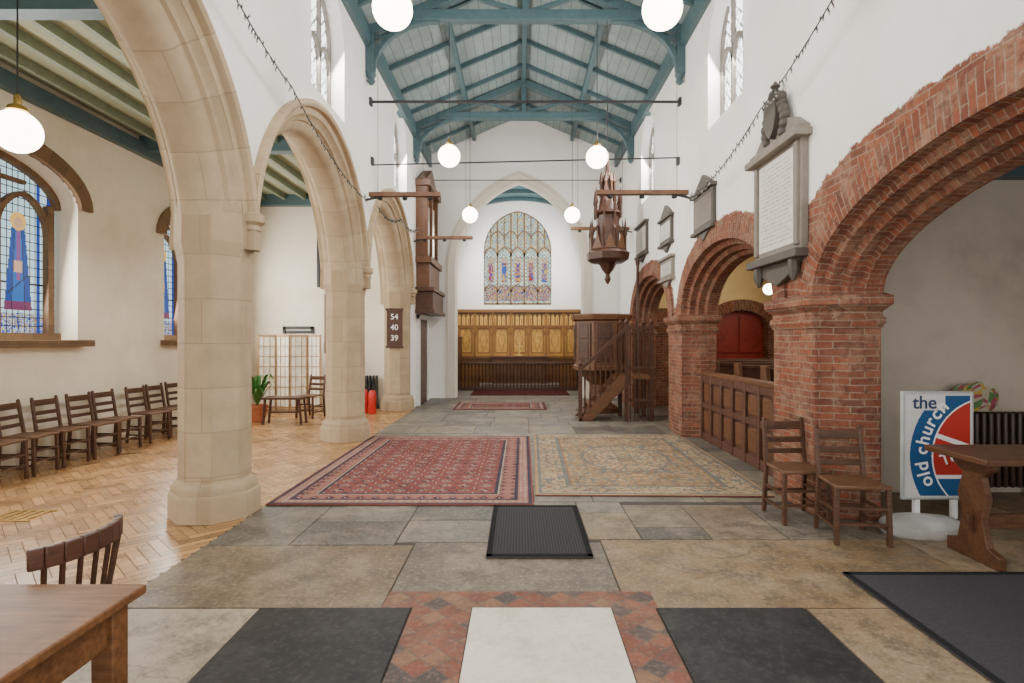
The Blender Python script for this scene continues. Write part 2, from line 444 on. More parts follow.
def pblock(a,b_,la,lb):
    pts=[(a,b_),(a+la,b_),(a+la,b_+lb),(a,b_+lb)]
    P=[((p[0]-p[1])*c45-4.5,(p[0]+p[1])*c45+3) for p in pts]
    cx=sum(p[0] for p in P)/4; cy=sum(p[1] for p in P)/4
    if cx<-6.1 or cx>-2.3 or cy<.2 or cy>12.95: return
    g=.003; pts=[(a+g,b_+g),(a+la-g,b_+g),(a+la-g,b_+lb-g),(a+g,b_+lb-g)]
    P=[((p[0]-p[1])*c45-4.5,(p[0]+p[1])*c45+3) for p in pts]
    k=random.uniform(.62,1.12)
    if random.random()<.06: k*=.65
    r=random.random()
    pq.c=(.60*k,(.315+.03*r)*k,(.125+.025*r)*k)
    pq.add([(p[0],p[1],-.003) for p in P],[(0,1,2,3)])
for i in range(-120,140):
    for j in range(-40,40):
        ax=i*wd+j*2*L; ay=i*wd
        pblock(ax,ay,L,wd); pblock(ax+L,ay+wd-L,wd,L)
struct('floor.002',pq,[M_grout2,M_parq],'pale orange herringbone wood block floor',recalc=False)
# ================================================================= WALLS LEFT ARCADE
PX=-2.73; PY=[1.3,5.1,8.9,12.7]; AC=[3.2,7.0,10.8]; Z0=2.35; S=1.62; H=1.68
def winpoly(c,s,z0,sp,h,kind='g'):
    p=poly(arch(c,s,sp,h,10,kind)); return [(c+s,z0)]+p+[(c-s,z0)]
CW=[(3.0,.62),(7.25,.62),(11.6,.6)]
cut=[(poly(arch(c,S+.29,Z0,H+.29,16,'g',-.2)),'x',-3.3,-2.2) for c in AC]
cut+=[(winpoly(c,s,4.55,5.5,.75),'x',-3.3,-2.2) for c,s in CW]
cutwall('wall_left',(-3.03,-2.43,1.05,15.2,-.1,6.6),cut,M_plaster)
op=[( .34,.29),(.345,.375),(.30,.39),(.27,.375),(.26,.32),(.19,.31),(.165,.255),(.125,.235),(.115,.20),(.04,.17),(0,.11)]
prof=[(o,PX+x) for o,x in op]+[(o,PX-x) for o,x in reversed(op)]
for i,c in enumerate(AC):
    b=MB(); b.sweep(arch(c,S,Z0,H,22),prof,'yz')
    struct('trim_5',b,M_stone,'moulded buff limestone pointed arch of the nave arcade',smooth=40)
def octo(cx,cy,r,ch=.41):
    k=r*ch; return [(cx+r,cy-k),(cx+r,cy+k),(cx+k,cy+r),(cx-k,cy+r),(cx-r,cy+k),(cx-r,cy-k),(cx-k,cy-r),(cx+k,cy-r)]
for i,yy in enumerate(PY):
    e=thing('stone_pier','octagonal buff limestone pier with stepped base','column',(PX,yy,0),group='limestone arcade piers')
    b=MB().polylathe(octo(PX,yy,.275),[(0,.34),(0,2.22),(.03,2.40),(.02,2.9)]); part(e,'shaft',b,M_stone,bevel=.012)
    b=MB().polylathe(octo(PX,yy,.345),[(0,0),(0,.20),(-.012,.225),(-.02,.23),(-.02,.27),(-.045,.31),(-.062,.325),(-.066,.345)]); part(e,'base',b,M_stone)
    if i>0:
        b=MB().lathe([(.012,2.40),(.045,2.46),(.03,2.49),(.075,2.53),(.07,2.57),(.105,2.60),(.105,2.66),(.05,2.70)],PX+.33,yy,12); part(e,'corbel',b,M_stone)
LW=[(6.5,1.35),(11.0,1.25)]
cut=[(winpoly(c,s,1.55,3.35,.55,'e'),'x',-7,-6) for c,s in LW]
cutwall('wall_aisle_left',(-6.6,-6.1,.0,13.4,-.1,5.0),cut,M_plaster_aisle)
struct('wall_aisle_back',MB().box(-6.6,-2.5,12.98,13.4,-.1,5.0),M_plaster_aisle)
b=MB(); b.cur=0; b.box(-6.6,-3.03,.0,13.4,4.82,5.0); b.cur=1
x=-5.75
while x<-3.1: b.box(x-.035,x+.035,0,13,4.70,4.83); x+=.46
b.cur=2
for yy in(1.4,5.3,9.2,12.85): b.box(-6.1,-3.03,yy-.09,yy+.09,4.58,4.83)
b.box(-6.12,-5.98,0,13,4.50,4.70); b.box(-3.1,-2.98,0,13,4.6,4.75)
struct('ceiling_aisle',b,[M_ceilg,M_joist,M_teal])
for c,s in LW:
    b=MB(); p=arch(c,s,3.35,.55,12,'e'); b.sweep(p,[(0,-6.12),(0,-6.04),(.22,-6.04),(.22,-6.12)],'yz',True); b.box(-6.2,-5.93,c-s-.1,c+s+.1,1.46,1.55)
    struct('trim_1',b,M_stoned,'brown stone window head and projecting sill',bevel=.008)
def stained(y,z,c):
    w=.78; k=round((y-c)/w); ly=y-(c+k*w); zz=z-1.62
    gy=(ly/.085)%1; gz=(zz/.11)%1
    lead=min(gy,1-gy)<.07 or min(gz,1-gz)<.06
    col=(.46,.66,.72)
    r=noise.noise(Vector((y*9,z*9,c)))
    if zz<.28: col=[(.04,.08,.40),(.30,.35,.48),(.55,.38,.08),(.4,.5,.6)][int(abs(r)*17)%4]
    if abs(abs(ly)-.30)<.028: col=(.02,.05,.28)
    f=zz-.35
    if -.04<f<1.0:
        hw=.20-.10*(f/1.0)
        if abs(ly)<hw:
            lead=abs(abs(ly)-hw*.5)<.006 or abs(f-.3-ly*.8)<.01; col=(.0,.04,.24) if abs(ly)>hw*.5 else (.005,.10,.36)
            if f<.08: col=(.14,.02,.08)
            if abs(ly)<.025 and f>.35: col=(.2,.05,.2)
            if .45<f<.60 and abs(ly)<.06: col=(.55,.32,.2)
    if (ly**2+(f-1.1)**2)<.014: col=(.65,.40,.08); lead=False
    if (ly**2+(f-1.08)**2)<.0045: col=(.5,.28,.17); lead=False
    return (.015,.015,.018) if lead else col
for c,s in LW:
    e=thing('window_1','three-light leaded window with blue-robed stained glass figures','window',(-6.42,c,1.55)); e['kind']='structure'
    del e['category']
    g=MB(); g.grid(c-s,c+s,200,1.55,3.9,190,lambda y,z:(stained(y,z,c) if z<3.35+archz(y-c,s,.55,'e') else None),'yz',-6.42)
    part(e,'glass',g,M_stain,recalc=False)
    t=MB()
    for k in(-1.5,-.5,.5,1.5):
        yy=c+k*.80; t.box(-6.46,-6.34,yy-.05,yy+.05,1.56,3.35+(.3 if abs(k)<1 else 0))
    for k in(-1,0,1): 
        t.sweep(arch(c+k*.80,.345,2.95,.45,8),[(0,-6.45),(0,-6.35),(.06,-6.35),(.06,-6.45)],'yz',True)
    t.box(-6.47,-6.33,c-s,c+s,1.55,1.64); t.sweep(arch(c,s-.06,3.33,.5,12,'e'),[(0,-6.47),(0,-6.33),(.07,-6.33),(.07,-6.47)],'yz',True)
    t.box(-6.45,-6.36,c-.83,c+.83,3.55,3.60)
    part(e,'tracery',t,M_stoned)
# ================================================================= RIGHT WALL
RC=[(2.9,2.1),(7.45,1.65),(11.5,1.6)]; RZ=1.93; RH=.90
cut=[(poly(arch(c,s+.06,RZ,RH+.06,16,'e',-.2)),'x',2.4,3.4) for c,s in RC]
cut+=[(winpoly(c,s,4.45,5.45,.75),'x',2.4,3.4) for c,s in CW]
cutwall('wall_right',(2.6,3.1,.6,15.2,-.1,6.6),cut,M_wallmix)
for c,s in RC:
    b=MB(); b.sweep(arch(c,s,RZ,RH,24,'e'),[(.27,2.60),(.27,2.57),(.01,2.57),(.0,2.66),(-.06,2.69),(-.06,2.78),(-.12,2.81),(-.12,2.9),(-.17,2.93),(-.17,3.08),(-.1,3.13),(.1,3.13)],'yz')
    struct('trim_6',b,M_brick,'red brick depressed arch with stepped orders')
for y0,y1 in((.6,.8),(5.0,5.8),(9.1,9.9),(13.1,13.6)):
    ym=(y0+y1)/2
    P=[(2.585,y0),(2.70,y0-.01),(2.8,y0-.08),(2.92,y0-.12),(3.1,y0-.12),(3.13,y0),(3.13,y1),(3.1,y1+.12),(2.92,y1+.12),(2.8,y1+.08),(2.70,y1+.01),(2.585,y1)]
    e=thing('brick_pier','weathered red brick pier with corbelled brick capital','column',(2.85,ym,0),group='red brick piers')
    part(e,'shaft',MB().polylathe(P,[(0,0),(0,1.66)]),M_brick,bevel=.01)
    part(e,'capital',MB().polylathe(P,[(.012,1.655),(.015,1.68),(.03,1.70),(.03,1.74),(.01,1.76),(.01,1.80),(.045,1.83),(.075,1.86),(.075,1.93),(.02,1.955)]),M_brick)
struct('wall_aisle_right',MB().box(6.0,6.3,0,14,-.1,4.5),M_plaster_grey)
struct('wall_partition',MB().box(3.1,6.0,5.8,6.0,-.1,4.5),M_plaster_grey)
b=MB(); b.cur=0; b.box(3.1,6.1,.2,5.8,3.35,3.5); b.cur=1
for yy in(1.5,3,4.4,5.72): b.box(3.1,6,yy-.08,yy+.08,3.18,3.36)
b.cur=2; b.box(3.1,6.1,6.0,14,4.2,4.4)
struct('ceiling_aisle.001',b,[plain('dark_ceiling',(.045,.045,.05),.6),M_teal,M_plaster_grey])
DC,DS=5.25,.62
cut=[(poly(arch(DC,DS+.04,1.85,.44,12,'e',-.2)),'y',13,14)]
cutwall('wall_aisle_end',(3.1,6.0,13.5,13.8,-.1,4.4),cut,M_plaster_yellow)
b=MB(); b.sweep(arch(DC,DS,1.85,.40,16,'e',0),[(.26,13.5),(.26,13.44),(0,13.44),(0,13.8)],'xz')
b.box(3.15,DC-DS-.02,13.45,13.5,0,1.9); b.box(3.15,DC-DS+.0,13.45,13.5,1.9,2.30)
struct('trim_3',b,M_brick,'brick arch around a doorway in yellow plaster wall')
b=MB().box(DC-DS-.1,DC+DS+.05,13.7,13.78,0,2.3)
for k in range(2):
    for j in range(2): b.box(DC-.56+k*.58,DC-.04+k*.58,13.66,13.7,.2+j*1.05,1.1+j*1.05)
struct('door_1',b,wood('red_door',(.22,.018,.014),(.32,.035,.022)),'deep red panelled timber door under brick arch')
# ================================================================= END WALL + CHANCEL
EY=15.2
cutwall('wall_end',(-3.03,3.1,EY,EY+.45,-.1,7.6),[(poly(arch(-.02,1.72,3.45,2.38,18,'g',-.2)),'y',15,16)],M_plaster)
b=MB(); b.sweep(arch(-.02,1.72,3.45,2.38,22,'g',.0),[(.22,EY-.002),(.22,EY-.05),(.16,EY-.06),(.13,EY-.02),(.0,EY-.02),(-.03,EY+.05),(-.03,EY+.4),(.0,EY+.45)],'xz')
struct('trim_4',b,plaster('pale_stone',(.70,.64,.54),(.56,.5,.4),.4),'pale plastered pointed chancel arch moulding')
struct('wall_chancel_left',MB().box(-2.4,-2.12,EY+.45,19.3,-.1,6.8),M_plaster)
struct('wall_chancel_right',MB().box(2.08,2.4,EY+.45,19.3,-.1,6.8),M_plaster)
cutwall('wall_east',(-2.4,2.4,19.0,19.4,-.1,6.8),[(winpoly(-.08,1.13,2.72,4.55,1.33),'y',18.8,19.6)],M_plaster)
b=MB(); b.sweep(arch(-.02,2.12,5.35,.95,14,'e'),[(0,EY+.45),(0,19.0),(.1,19.0),(.1,EY+.45)],'xz',True)
b.cur=1
for yy in(15.9,16.9,17.9,18.85): b.sweep(arch(-.02,2.10,5.35,.93,14,'e'),[(0,yy),(0,yy+.12),(-.1,yy+.12),(-.1,yy)],'xz',True)
struct('ceiling_chancel',b,[plain('chancel_teal',(.08,.16,.18),.6),M_teal])
ewc,ews,ewh=-.08,1.13,1.33
def eastc(x,z):
    zz=4.55+archz(x-ewc,ews,ewh)
    if z>zz: return None
    lw=2*ews/5; i=math.floor((x-ewc+ews)/lw); lx=(x-ewc+ews)/lw-i-.5
    gx=((x*8+z*8)%1); gz=((x*8-z*8)%1)
    r=noise.noise(Vector((x*10,z*10,1.3))); q=noise.noise(Vector((x*5,z*5,4)))
    if 2.85<z<3.38 and abs(lx)<.40:
        return [(.01,.04,.25),(.40,.15,.015),(.03,.14,.05),(.55,.42,.18),(.28,.015,.015),(.04,.08,.30),(.42,.30,.08)][int(abs(r)*23)%7]
    if 3.5<z<4.35 and abs(lx)<.30:
        if abs(lx)<.15 and z<4.15: return [(.20,.02,.02),(.02,.06,.30),(.45,.28,.05)][(i+int(abs(q)*9))%3]
        return [(.50,.34,.09),(.08,.12,.34),(.26,.30,.18),(.6,.52,.35),(.10,.20,.12),(.42,.12,.04)][int(abs(r)*21)%6]
    if z>4.5 and abs(r)>.14: return [(.55,.36,.08),(.10,.18,.36),(.26,.36,.22),(.4,.42,.3)][int(abs(q)*13)%4]
    if min(gx,gz)<.18: return (.07,.075,.07)
    return (.46+.3*q,.60+.2*q,.55+.1*q)
e=thing('window_2','tall five-light gothic window with coloured leaded glass','window',(ewc,19.2,2.72)); e['kind']='structure'; del e['category']
part(e,'glass',MB().grid(ewc-ews,ewc+ews,120,2.72,5.9,160,eastc,'xz',19.22),M_day_e,recalc=False)
t=MB(); lw=2*ews/5
for k in range(1,5):
    x=ewc-ews+k*lw; t.box(x-.028,x+.028,19.12,19.2,2.72,4.55+archz(x-ewc,ews,ewh))
for k in range(5):
    x=ewc-ews+(k+.5)*lw; t.sweep(arch(x,lw/2-.03,4.35,.3,6),[(0,19.12),(0,19.2),(.045,19.2),(.045,19.12)],'xz',True)
    t.box(x-.018,x+.018,19.14,19.2,4.65,4.55+archz(x-ewc,ews,ewh))
    t.sweep(arch(x,lw/2-.03,3.15,.25,6),[(0,19.12),(0,19.2),(.035,19.2),(.035,19.12)],'xz',True)
for k in range(4):
    x=ewc-ews+(k+1)*lw
    if 4.9<4.55+archz(x-ewc,ews,ewh): t.sweep(arch(x,lw/2-.03,4.95,.25,6),[(0,19.13),(0,19.2),(.03,19.2),(.03,19.13)],'xz',True)
t.box(ewc-ews,ewc+ews,19.12,19.2,2.72,2.8); t.sweep(arch(ewc,ews-.02,4.55,ewh-.02,14,'g',2.72),[(0,19.1),(0,19.2),(.06,19.2),(.06,19.1)],'xz',True)
part(e,'tracery',t,M_stoned)
def clc(y,z,c,s,z0):
    if z>5.48+archz(y-c,s,.75): return None
    gy=((y*6+z*6)%1); gz=((y*6-z*6)%1)
    if min(gy,gz)<.17: return (.06,.065,.07)
    return (.9,.93,.95)
for side,xg,z0 in((-1,-2.66,4.55),(1,2.82,4.45)):
    for c,s in CW:
        e=thing('window_3','clerestory pointed window with diamond leaded glass','window',(xg,c,z0)); e['kind']='structure'; del e['category']
        part(e,'glass',MB().grid(c-s-.02,c+s+.02,60,z0,6.3,80,lambda y,z:clc(y,z,c,s+.02,z0),'yz',xg),M_day,recalc=False)
        t=MB(); a,b2=xg-.05,xg+.05
        for dy in(-.2,.2): t.box(a,b2,c+dy-.025,c+dy+.025,z0,5.5+archz(dy,s,.75))
        for dy in(-.4,0,.4): t.sweep(arch(c+dy,.17,5.2,.25,6),[(0,a),(0,b2),(.04,b2),(.04,a)],'yz',True)
        t.sweep(arch(c,s-.04,5.5,.72,10,'g',z0),[(0,a),(0,b2),(.06,b2),(.06,a)],'yz',True); t.box(a,b2,c-s,c+s,z0,z0+.06)
        part(e,'tracery',t,M_grey)
# ================================================================= ROOF
XC=.085; XL,XR=-2.5,2.67; PZ=6.35; RZ2=7.45
def rz(x): return PZ+.1+(RZ2-PZ)*(1-abs(x-XC)/(2.59))
b=MB(); b.cur=0
b.add([(XL-.4,.2,rz(XL-.4)),(XC,.2,RZ2+.1),(XC,15.4,RZ2+.1),(XL-.4,15.4,rz(XL-.4))],[(0,1,2,3)],[[(.2,0),(.2,3),(15.4,3),(15.4,0)]])
b.add([(XR+.4,.2,rz(XR+.4)),(XC,.2,RZ2+.1),(XC,15.4,RZ2+.1),(XR+.4,15.4,rz(XR+.4))],[(0,1,2,3)],[[(.2,0),(.2,3),(15.4,3),(15.4,0)]])
b.cur=1
for xp in(XL+.10,XC-1.3,XC,XC+1.3,XR-.1):
    z=rz(xp)-.06; b.box(xp-.045,xp+.045,.2,15.2,z-.08,z+.05)
for xp in(XL+.07,XR-.07): b.box(xp-.08,xp+.08,.2,15.2,6.16,6.36)
yy=.3
while yy<15.2:
    for sgn,xe in((-1,XL),(1,XR)):
        b.beam((xe,yy,rz(xe)-.05),(XC,yy,RZ2+.05),.06,.08)
    yy+=1.0
struct('ceiling',b,[M_roof,M_teal],'low pitched roof with pale boards and teal rafters',recalc=False)
ty=[1.0,5.0,9.0,13.0]
tr=thing('roof_truss','teal painted timber roof truss with curved braces','roof truss',(XC,ty[0],5.8),group='teal roof trusses')
def TW(mb,name): return part(tr,name,mb,M_teal,bevel=.008)
y0=ty[0]
hw=1.95
t=MB().box(XC-hw,XC+hw,y0-.08,y0+.08,6.58,6.74); TW(t,'tie_beam')
for sx,xe in((1,XL+.07),(-1,XR-.07)):
    t=MB().box(min(xe,xe+sx*.13),max(xe,xe+sx*.13),y0-.07,y0+.07,5.75,6.4)
    t.lathe([(.02,5.58),(.07,5.64),(.05,5.68),(.09,5.75)],xe+sx*.075,y0,8); TW(t,'wall_post')
    t=MB(); n=10; pts=[]
    for i in range(n+1):
        a=math.pi/2*i/n; pts.append((xe+sx*(.10+1.05*(1-math.cos(a))),5.8+.80*math.sin(a)))
    for i in range(n): t.beam((pts[i][0],y0,pts[i][1]),(pts[i+1][0],y0,pts[i+1][1]),.08,.10,(0,1,0))
    t.box(min(pts[5][0]-sx*.45,pts[5][0]),max(pts[5][0]-sx*.45,pts[5][0]),y0-.04,y0+.04,6.3,6.36)
    TW(t,'curved_brace')
    t=MB().beam((xe,y0,rz(xe)-.08),(XC,y0,RZ2-.02),.13,.15); TW(t,'principal_rafter')
    t=MB().beam((XC,y0,6.72),(XC+sx*-1.0,y0,rz(XC+1.0)-.1),.07,.07); TW(t,'strut')
t=MB().box(XC-.05,XC+.05,y0-.06,y0+.06,6.72,RZ2); TW(t,'king_post')
for yy in ty[1:]: dup(tr,(XC,yy,5.8))
for i,(yy,z,x0,x1) in enumerate(((9.2,5.40,-2.43,2.6),(9.3,4.47,-2.43,2.6),(14.6,5.65,-2.43,2.6))):
    b=MB().tube([(x0,yy,z-(.06 if i==1 else 0)),(x1,yy,z+(.06 if i==1 else 0))],.012 if i else .022)
    for x in(x0+.02,x1-.02): b.box(x-.02,x+.02,yy-.05,yy+.05,z-.06,z+.06)
    solid('tie_rod','thin dark iron tie rod spanning the nave','tie rod',b,M_black,group='iron tie rods')
for (xw,xe,yy,z) in((-2.43,-1.25,8.95,3.80),(-2.43,-1.08,13.0,3.85),(2.6,1.15,8.6,3.74),(2.6,1.18,13.2,4.1)):
    sg=1 if xe>xw else -1
    e=thing('hanging_light_bar','brown timber bar hung on thin wires','light bar',((xw+xe)/2,yy,z),group='hanging timber bars')
    a,c_=min(xw+sg*.06,xe),max(xw+sg*.06,xe)
    b=MB().box(a,c_,yy-.05,yy+.05,z,z+.07); part(e,'bar',b,M_midwood,bevel=.006)
    for k in range(3): part(e,'lamp_holder',MB().lathe([(.03,-.05),(.045,-.03),(.03,0)],a+(c_-a)*(.15+.35*k),yy,10,z=z),M_black)
    for k in(.12,.88): part(e,'wire',MB().tube([(a+(c_-a)*k,yy,z+.06),(a+(c_-a)*k,yy,6.4)],.004,5),M_black)
    b=MB().beam((xw,yy,z-.05),(xw+sg*.3,yy,z+.02),.03,.03); part(e,'bracket',b,M_black)
gl=thing('pendant_globe_lamp','opal white glass globe pendant on a long cord','lamp',(-1.12,5,4.46),group='nave globe pendants')
part(gl,'globe',MB().sphere((0,0,0),.175,24,14),M_globe,world=False)
part(gl,'cap',MB().lathe([(.05,.165),(.065,.17),(.06,.20),(.03,.23),(.015,.27)],n=14),M_brass,world=False)
part(gl,'cord',MB().tube([(0,0,.26),(0,0,2.5)],.006,5),M_black,world=False)
for x,yy,z in((1.25,5,4.46),(-1.12,9,4.46),(1.22,9,4.44),(-1.12,12.75,4.35),(1.17,12.75,4.35)): dup(gl,(x,yy,z))
g2=thing('pendant_globe_lamp','large opal glass globe pendant with brass gallery in aisle','lamp',(-4.46,5.05,3.40))
part(g2,'globe',MB().sphere((0,0,0),.185,24,14),M_globe,world=False)
part(g2,'cap',MB().lathe([(.07,.165),(.085,.18),(.07,.22),(.03,.24),(.03,.30),(.012,.33)],n=14),M_brass,world=False)
part(g2,'cord',MB().tube([(0,0,.3),(0,0,1.4)],.007,5),M_black,world=False)
for p in((4.6,8.6,2.55),(4.9,11.2,2.55)):  # nearer pendant is added to light the closed side aisle
    g=thing('pendant_globe_lamp','small warm glass globe pendant above the pews, nearer one added for light','lamp',p)
    part(g,'globe',MB().sphere((0,0,0),.11,20,12),M_globe,world=False)
    part(g,'cap',MB().lathe([(.04,.1),(.05,.11),(.02,.15)],n=12),M_brass,world=False)
    part(g,'cord',MB().tube([(0,0,.14),(0,0,1.65)],.006,5),M_black,world=False)
def cat(ps,n=14,sag=.12):
    out=[]
    for a,b_ in zip(ps,ps[1:]):
        a=Vector(a);b_=Vector(b_)
        for i in range(n):
            t=i/n; q=a.lerp(b_,t); q.z-=sag*4*t*(1-t); out.append(q)
    out.append(Vector(ps[-1])); return out
for ps in([(-2.25,3.6,4.65),(-2.25,5.6,4.05),(-2.3,8.5,3.64)],[(2.4,3.4,4.6),(2.4,5.7,3.85),(2.42,8.2,3.58)],[(-2.3,9.2,3.70),(-2.3,11.0,3.9),(-2.3,12.8,4.05)]):
    pts=cat(ps); e=thing('string_light','dark cable strung with tiny clear bulbs along the wall','string light',ps[0],group='strings of small bulbs')
    part(e,'cable',MB().tube(pts,.006,5),M_black)
    b=MB(); b.cur=0
    rr=random.Random(5)
    for i in range(len(pts)-1):
        for t in(0,.33,.66):
            q=pts[i].lerp(pts[i+1],t); dx,dz=rr.uniform(-.02,.02),rr.choice((-1,-1,.6))
            b.cur=0; b.beam(q,(q.x+dx,q.y,q.z+dz*.035),.009); b.cur=1; b.sphere((q.x+dx,q.y,q.z+dz*.045),.009,6,5)
    o=part(e,'bulb',b,[M_black,M_bulb]); o['kind']='stuff'
# ================================================================= REREDOS, ALTAR, RAIL
e=thing('reredos','gilded wooden reredos with arched tracery panels','reredos',(-.02,18.9,0))
b=MB(); X0,X1=-2.08,2.04
b.c=(.24,.10,.02); b.box(X0,X1,18.8,18.98,0,2.52); b.box(X0,X1,18.70,18.98,2.46,2.56); b.box(X0,X1,18.72,18.98,.95,1.02); b.box(X0,X1,18.74,18.8,1.98,2.04); part(e,'frame',b,M_gold)
n=7; w=(X1-X0)/n
def pan(x,z):
    u=((x-X0)/w)%1-.5; zz=z-1.05
    c=(.52,.26,.04)
    if zz>.98:
        uu=((x-X0)/w*4)%1-.5; hh=zz-.98
        c=(.80,.46,.09) if hh<.36-uu*uu*.9 and abs(uu)<.36 else (.16,.065,.012)
        if abs(uu)<.10 and hh<.25: c=(.45,.20,.05)
    else:
        r=noise.noise(Vector((x*12,z*9,3))); r2=noise.noise(Vector((x*30,z*30,5)))
        if abs(u)<.36 and .05<zz<.9:
            c=(.62+.15*r+.15*r2,.33+.12*r+.1*r2,.06)
            if abs(u)>.30 or zz<.10 or zz>.85: c=(.32,.14,.025)
            if abs(abs(u)*2+abs(zz-.48)*1.2-.42)<.05: c=(.40,.17,.03)
    return c
part(e,'panel',MB().grid(X0,X1,210,1.03,2.45,80,pan,'xz',18.79),M_gold,recalc=False)
b=MB(); b.c=(.28,.12,.02)
for k in range(n+1):
    x=X0+k*w; b.box(max(X0,x-.03),min(X1,x+.03),18.72,18.8,.98,2.5)
for k in range(n):
    x=X0+(k+.5)*w; b.sweep(arch(x,w/2-.06,1.70,.26,8),[(0,18.74),(0,18.8),(.035,18.8),(.035,18.74)],'xz',True)
part(e,'tracery',b,M_gold)
e=thing('altar','dark timber altar with cross on stone step','altar',(-.02,18.3,0))
part(e,'step',MB().box(-1.3,1.26,17.95,18.7,0,.15),M_grey)
part(e,'table',MB().box(-.9,.86,18.2,18.6,.15,.98).box(-.95,.91,18.15,18.65,.98,1.04),M_midwood,bevel=.01)
b=MB().box(-.045,-.005,18.4,18.44,1.04,1.5).box(-.14,.09,18.4,18.44,1.32,1.36).box(-.11,.06,18.36,18.48,1.04,1.08); part(e,'cross',b,M_brass)
for x in(-2.0,1.95):
    solid('wainscot_panel','dark wood wall panelling beside the gilded reredos','panelling',MB().box(x-.1 if x<0 else x-.12,x+.1,16.2,18.65,0,1.6).box(x-.11 if x<0 else x-.13,x+.12,16.2,18.65,1.6,1.66),M_darkwood,bevel=.01)
e=thing('altar_rail','dark turned-baluster communion rail','railing',(-.02,17.5,0))
part(e,'top_rail',MB().box(-1.85,1.80,17.43,17.57,.80,.87),M_darkwood,bevel=.01)
part(e,'bottom_rail',MB().box(-1.85,1.80,17.45,17.55,0,.10),M_darkwood,bevel=.01)
bm_=MB().lathe([(.02,0),(.026,.05),(.016,.1),(.034,.25),(.018,.42),(.024,.5),(.016,.55),(.026,.65),(.022,.70)],n=8)
b0=part(e,'baluster',bm_,M_darkwood,world=False); b0.location=(-1.78,0,.10)
for i in range(1,34):
    c=b0.copy(); COL.objects.link(c); c.parent=e; c.location=(-1.78+i*3.55/33,0,.10)
b=MB(); b.c=(.07,.02,.018); b.box(-1.4,1.4,15.9,17.35,.0,.012); solid('chancel_carpet','dark red carpet before the communion rail','carpet',b,M_rug)
# ================================================================= ORGAN CASE + door
e=thing('organ_case','carved brown wooden organ case with metal pipes','organ',(-2.25,14.1,2.15))
part(e,'case',MB().box(-2.43,-2.12,13.3,14.95,2.75,3.4).box(-2.43,-2.05,13.2,15.0,3.35,3.5).box(-2.43,-2.15,13.25,13.4,3.4,5.2).box(-2.43,-2.16,14.0,14.12,3.4,5.5).box(-2.43,-2.15,14.8,14.95,3.4,5.2).box(-2.43,-2.08,13.2,15,5.15,5.3).prism([(13.2,5.3),(15,5.3),(14.1,5.75)],'x',-2.4,-2.17),M_midwood,bevel=.01)
for k in range(11):
    y=13.47+k*.135
    part(e,'pipe',MB().lathe([(.01,3.5),(.05,3.65),(.05,5.0-.3*abs(math.sin(k*.6)))],-2.27,y,8),M_chrome)
part(e,'gallery',MB().box(-2.43,-1.98,13.15,15.05,2.68,2.78).box(-2.43,-2.02,13.2,15.0,2.25,2.68).box(-2.43,-1.98,13.15,15.05,2.17,2.26),M_darkwood,bevel=.01)
b=MB().box(-2.43,-2.39,13.5,14.6,0,2.05); struct('door_2',b,M_darkwood,'dark wood vestry door in white frame')
b=MB().box(-2.43,-2.36,13.38,13.5,0,2.15).box(-2.43,-2.36,14.6,14.72,0,2.15).box(-2.43,-2.355,13.38,14.72,2.05,2.17); struct('trim_2',b,M_white)
# ================================================================= PULPIT
e=thing('pulpit','octagonal panelled oak pulpit on a stem','pulpit',(1.75,12.3,0))
c8=octo(1.75,12.3,.58)
part(e,'body',MB().polylathe(c8,[(-.1,.85),(0,.92),(0,1.0),(-.03,1.02),(-.03,1.95),(.03,1.98),(.05,2.08),(0,2.1)]),M_midwood,bevel=.006)
for k in range(8):
    b=MB(); a=math.pi/4*k; T=Matrix.Translation((1.75,12.3,0))@Matrix.Rotation(a,4,'Z'); b.T=T; b.box(.545,.575,-.16,.16,1.1,1.9); b.box(.57,.585,-.11,.11,1.16,1.5); b.box(.57,.585,-.11,.11,1.58,1.84)
    part(e,'panel',b,M_darkwood,bevel=.01)
part(e,'stem',MB().polylathe(octo(1.75,12.3,.22),[(.15,0),(.15,.1),(0,.2),(0,.6),(.28,.86)]),M_midwood)
e=thing('pulpit_stair','oak stair with turned balusters leading up to pulpit','stair',(1.7,11.2,0))
for k in range(5):
    x=1.15+k*.18
    part(e,'step',MB().box(x,x+.24,10.9,11.6,.16*(k+1)-.04,.16*(k+1)).box(x+.03,x+.05,10.92,11.58,.16*k,.16*(k+1)-.03),M_midwood,bevel=.004)
for ys in(10.86,11.6): part(e,'stringer',MB().prism([(1.12,0),(1.35,0),(2.1,.72),(2.1,.92),(1.9,.86)],'y',ys,ys+.04),M_midwood)
part(e,'landing',MB().box(2.02,2.55,10.86,11.64,.80,.88),M_midwood,bevel=.004)
for (x,y) in((2.04,10.88),(2.52,10.88),(2.04,11.6),(2.52,11.6)): part(e,'post',MB().box(x-.035,x+.035,y-.035,y+.035,0,1.85).lathe([(.03,1.84),(.05,1.9),(.01,1.97)],x,y,8),M_darkwood)
part(e,'post',MB().box(1.12,1.19,10.86,10.93,0,1.05).lathe([(.03,1.04),(.05,1.1),(.01,1.16)],1.155,10.895,8),M_darkwood)
b=MB().beam((1.15,10.88,.98),(2.04,10.88,1.78),.05,.06).beam((2.04,10.88,1.78),(2.52,10.88,1.78),.05,.06).beam((2.04,10.88,1.02),(2.52,10.88,1.02),.04,.04).beam((2.52,10.88,1.78),(2.52,11.6,1.78),.05,.06).beam((2.04,10.88,.4),(2.52,10.88,.4),.03,.05); part(e,'handrail',b,M_darkwood)
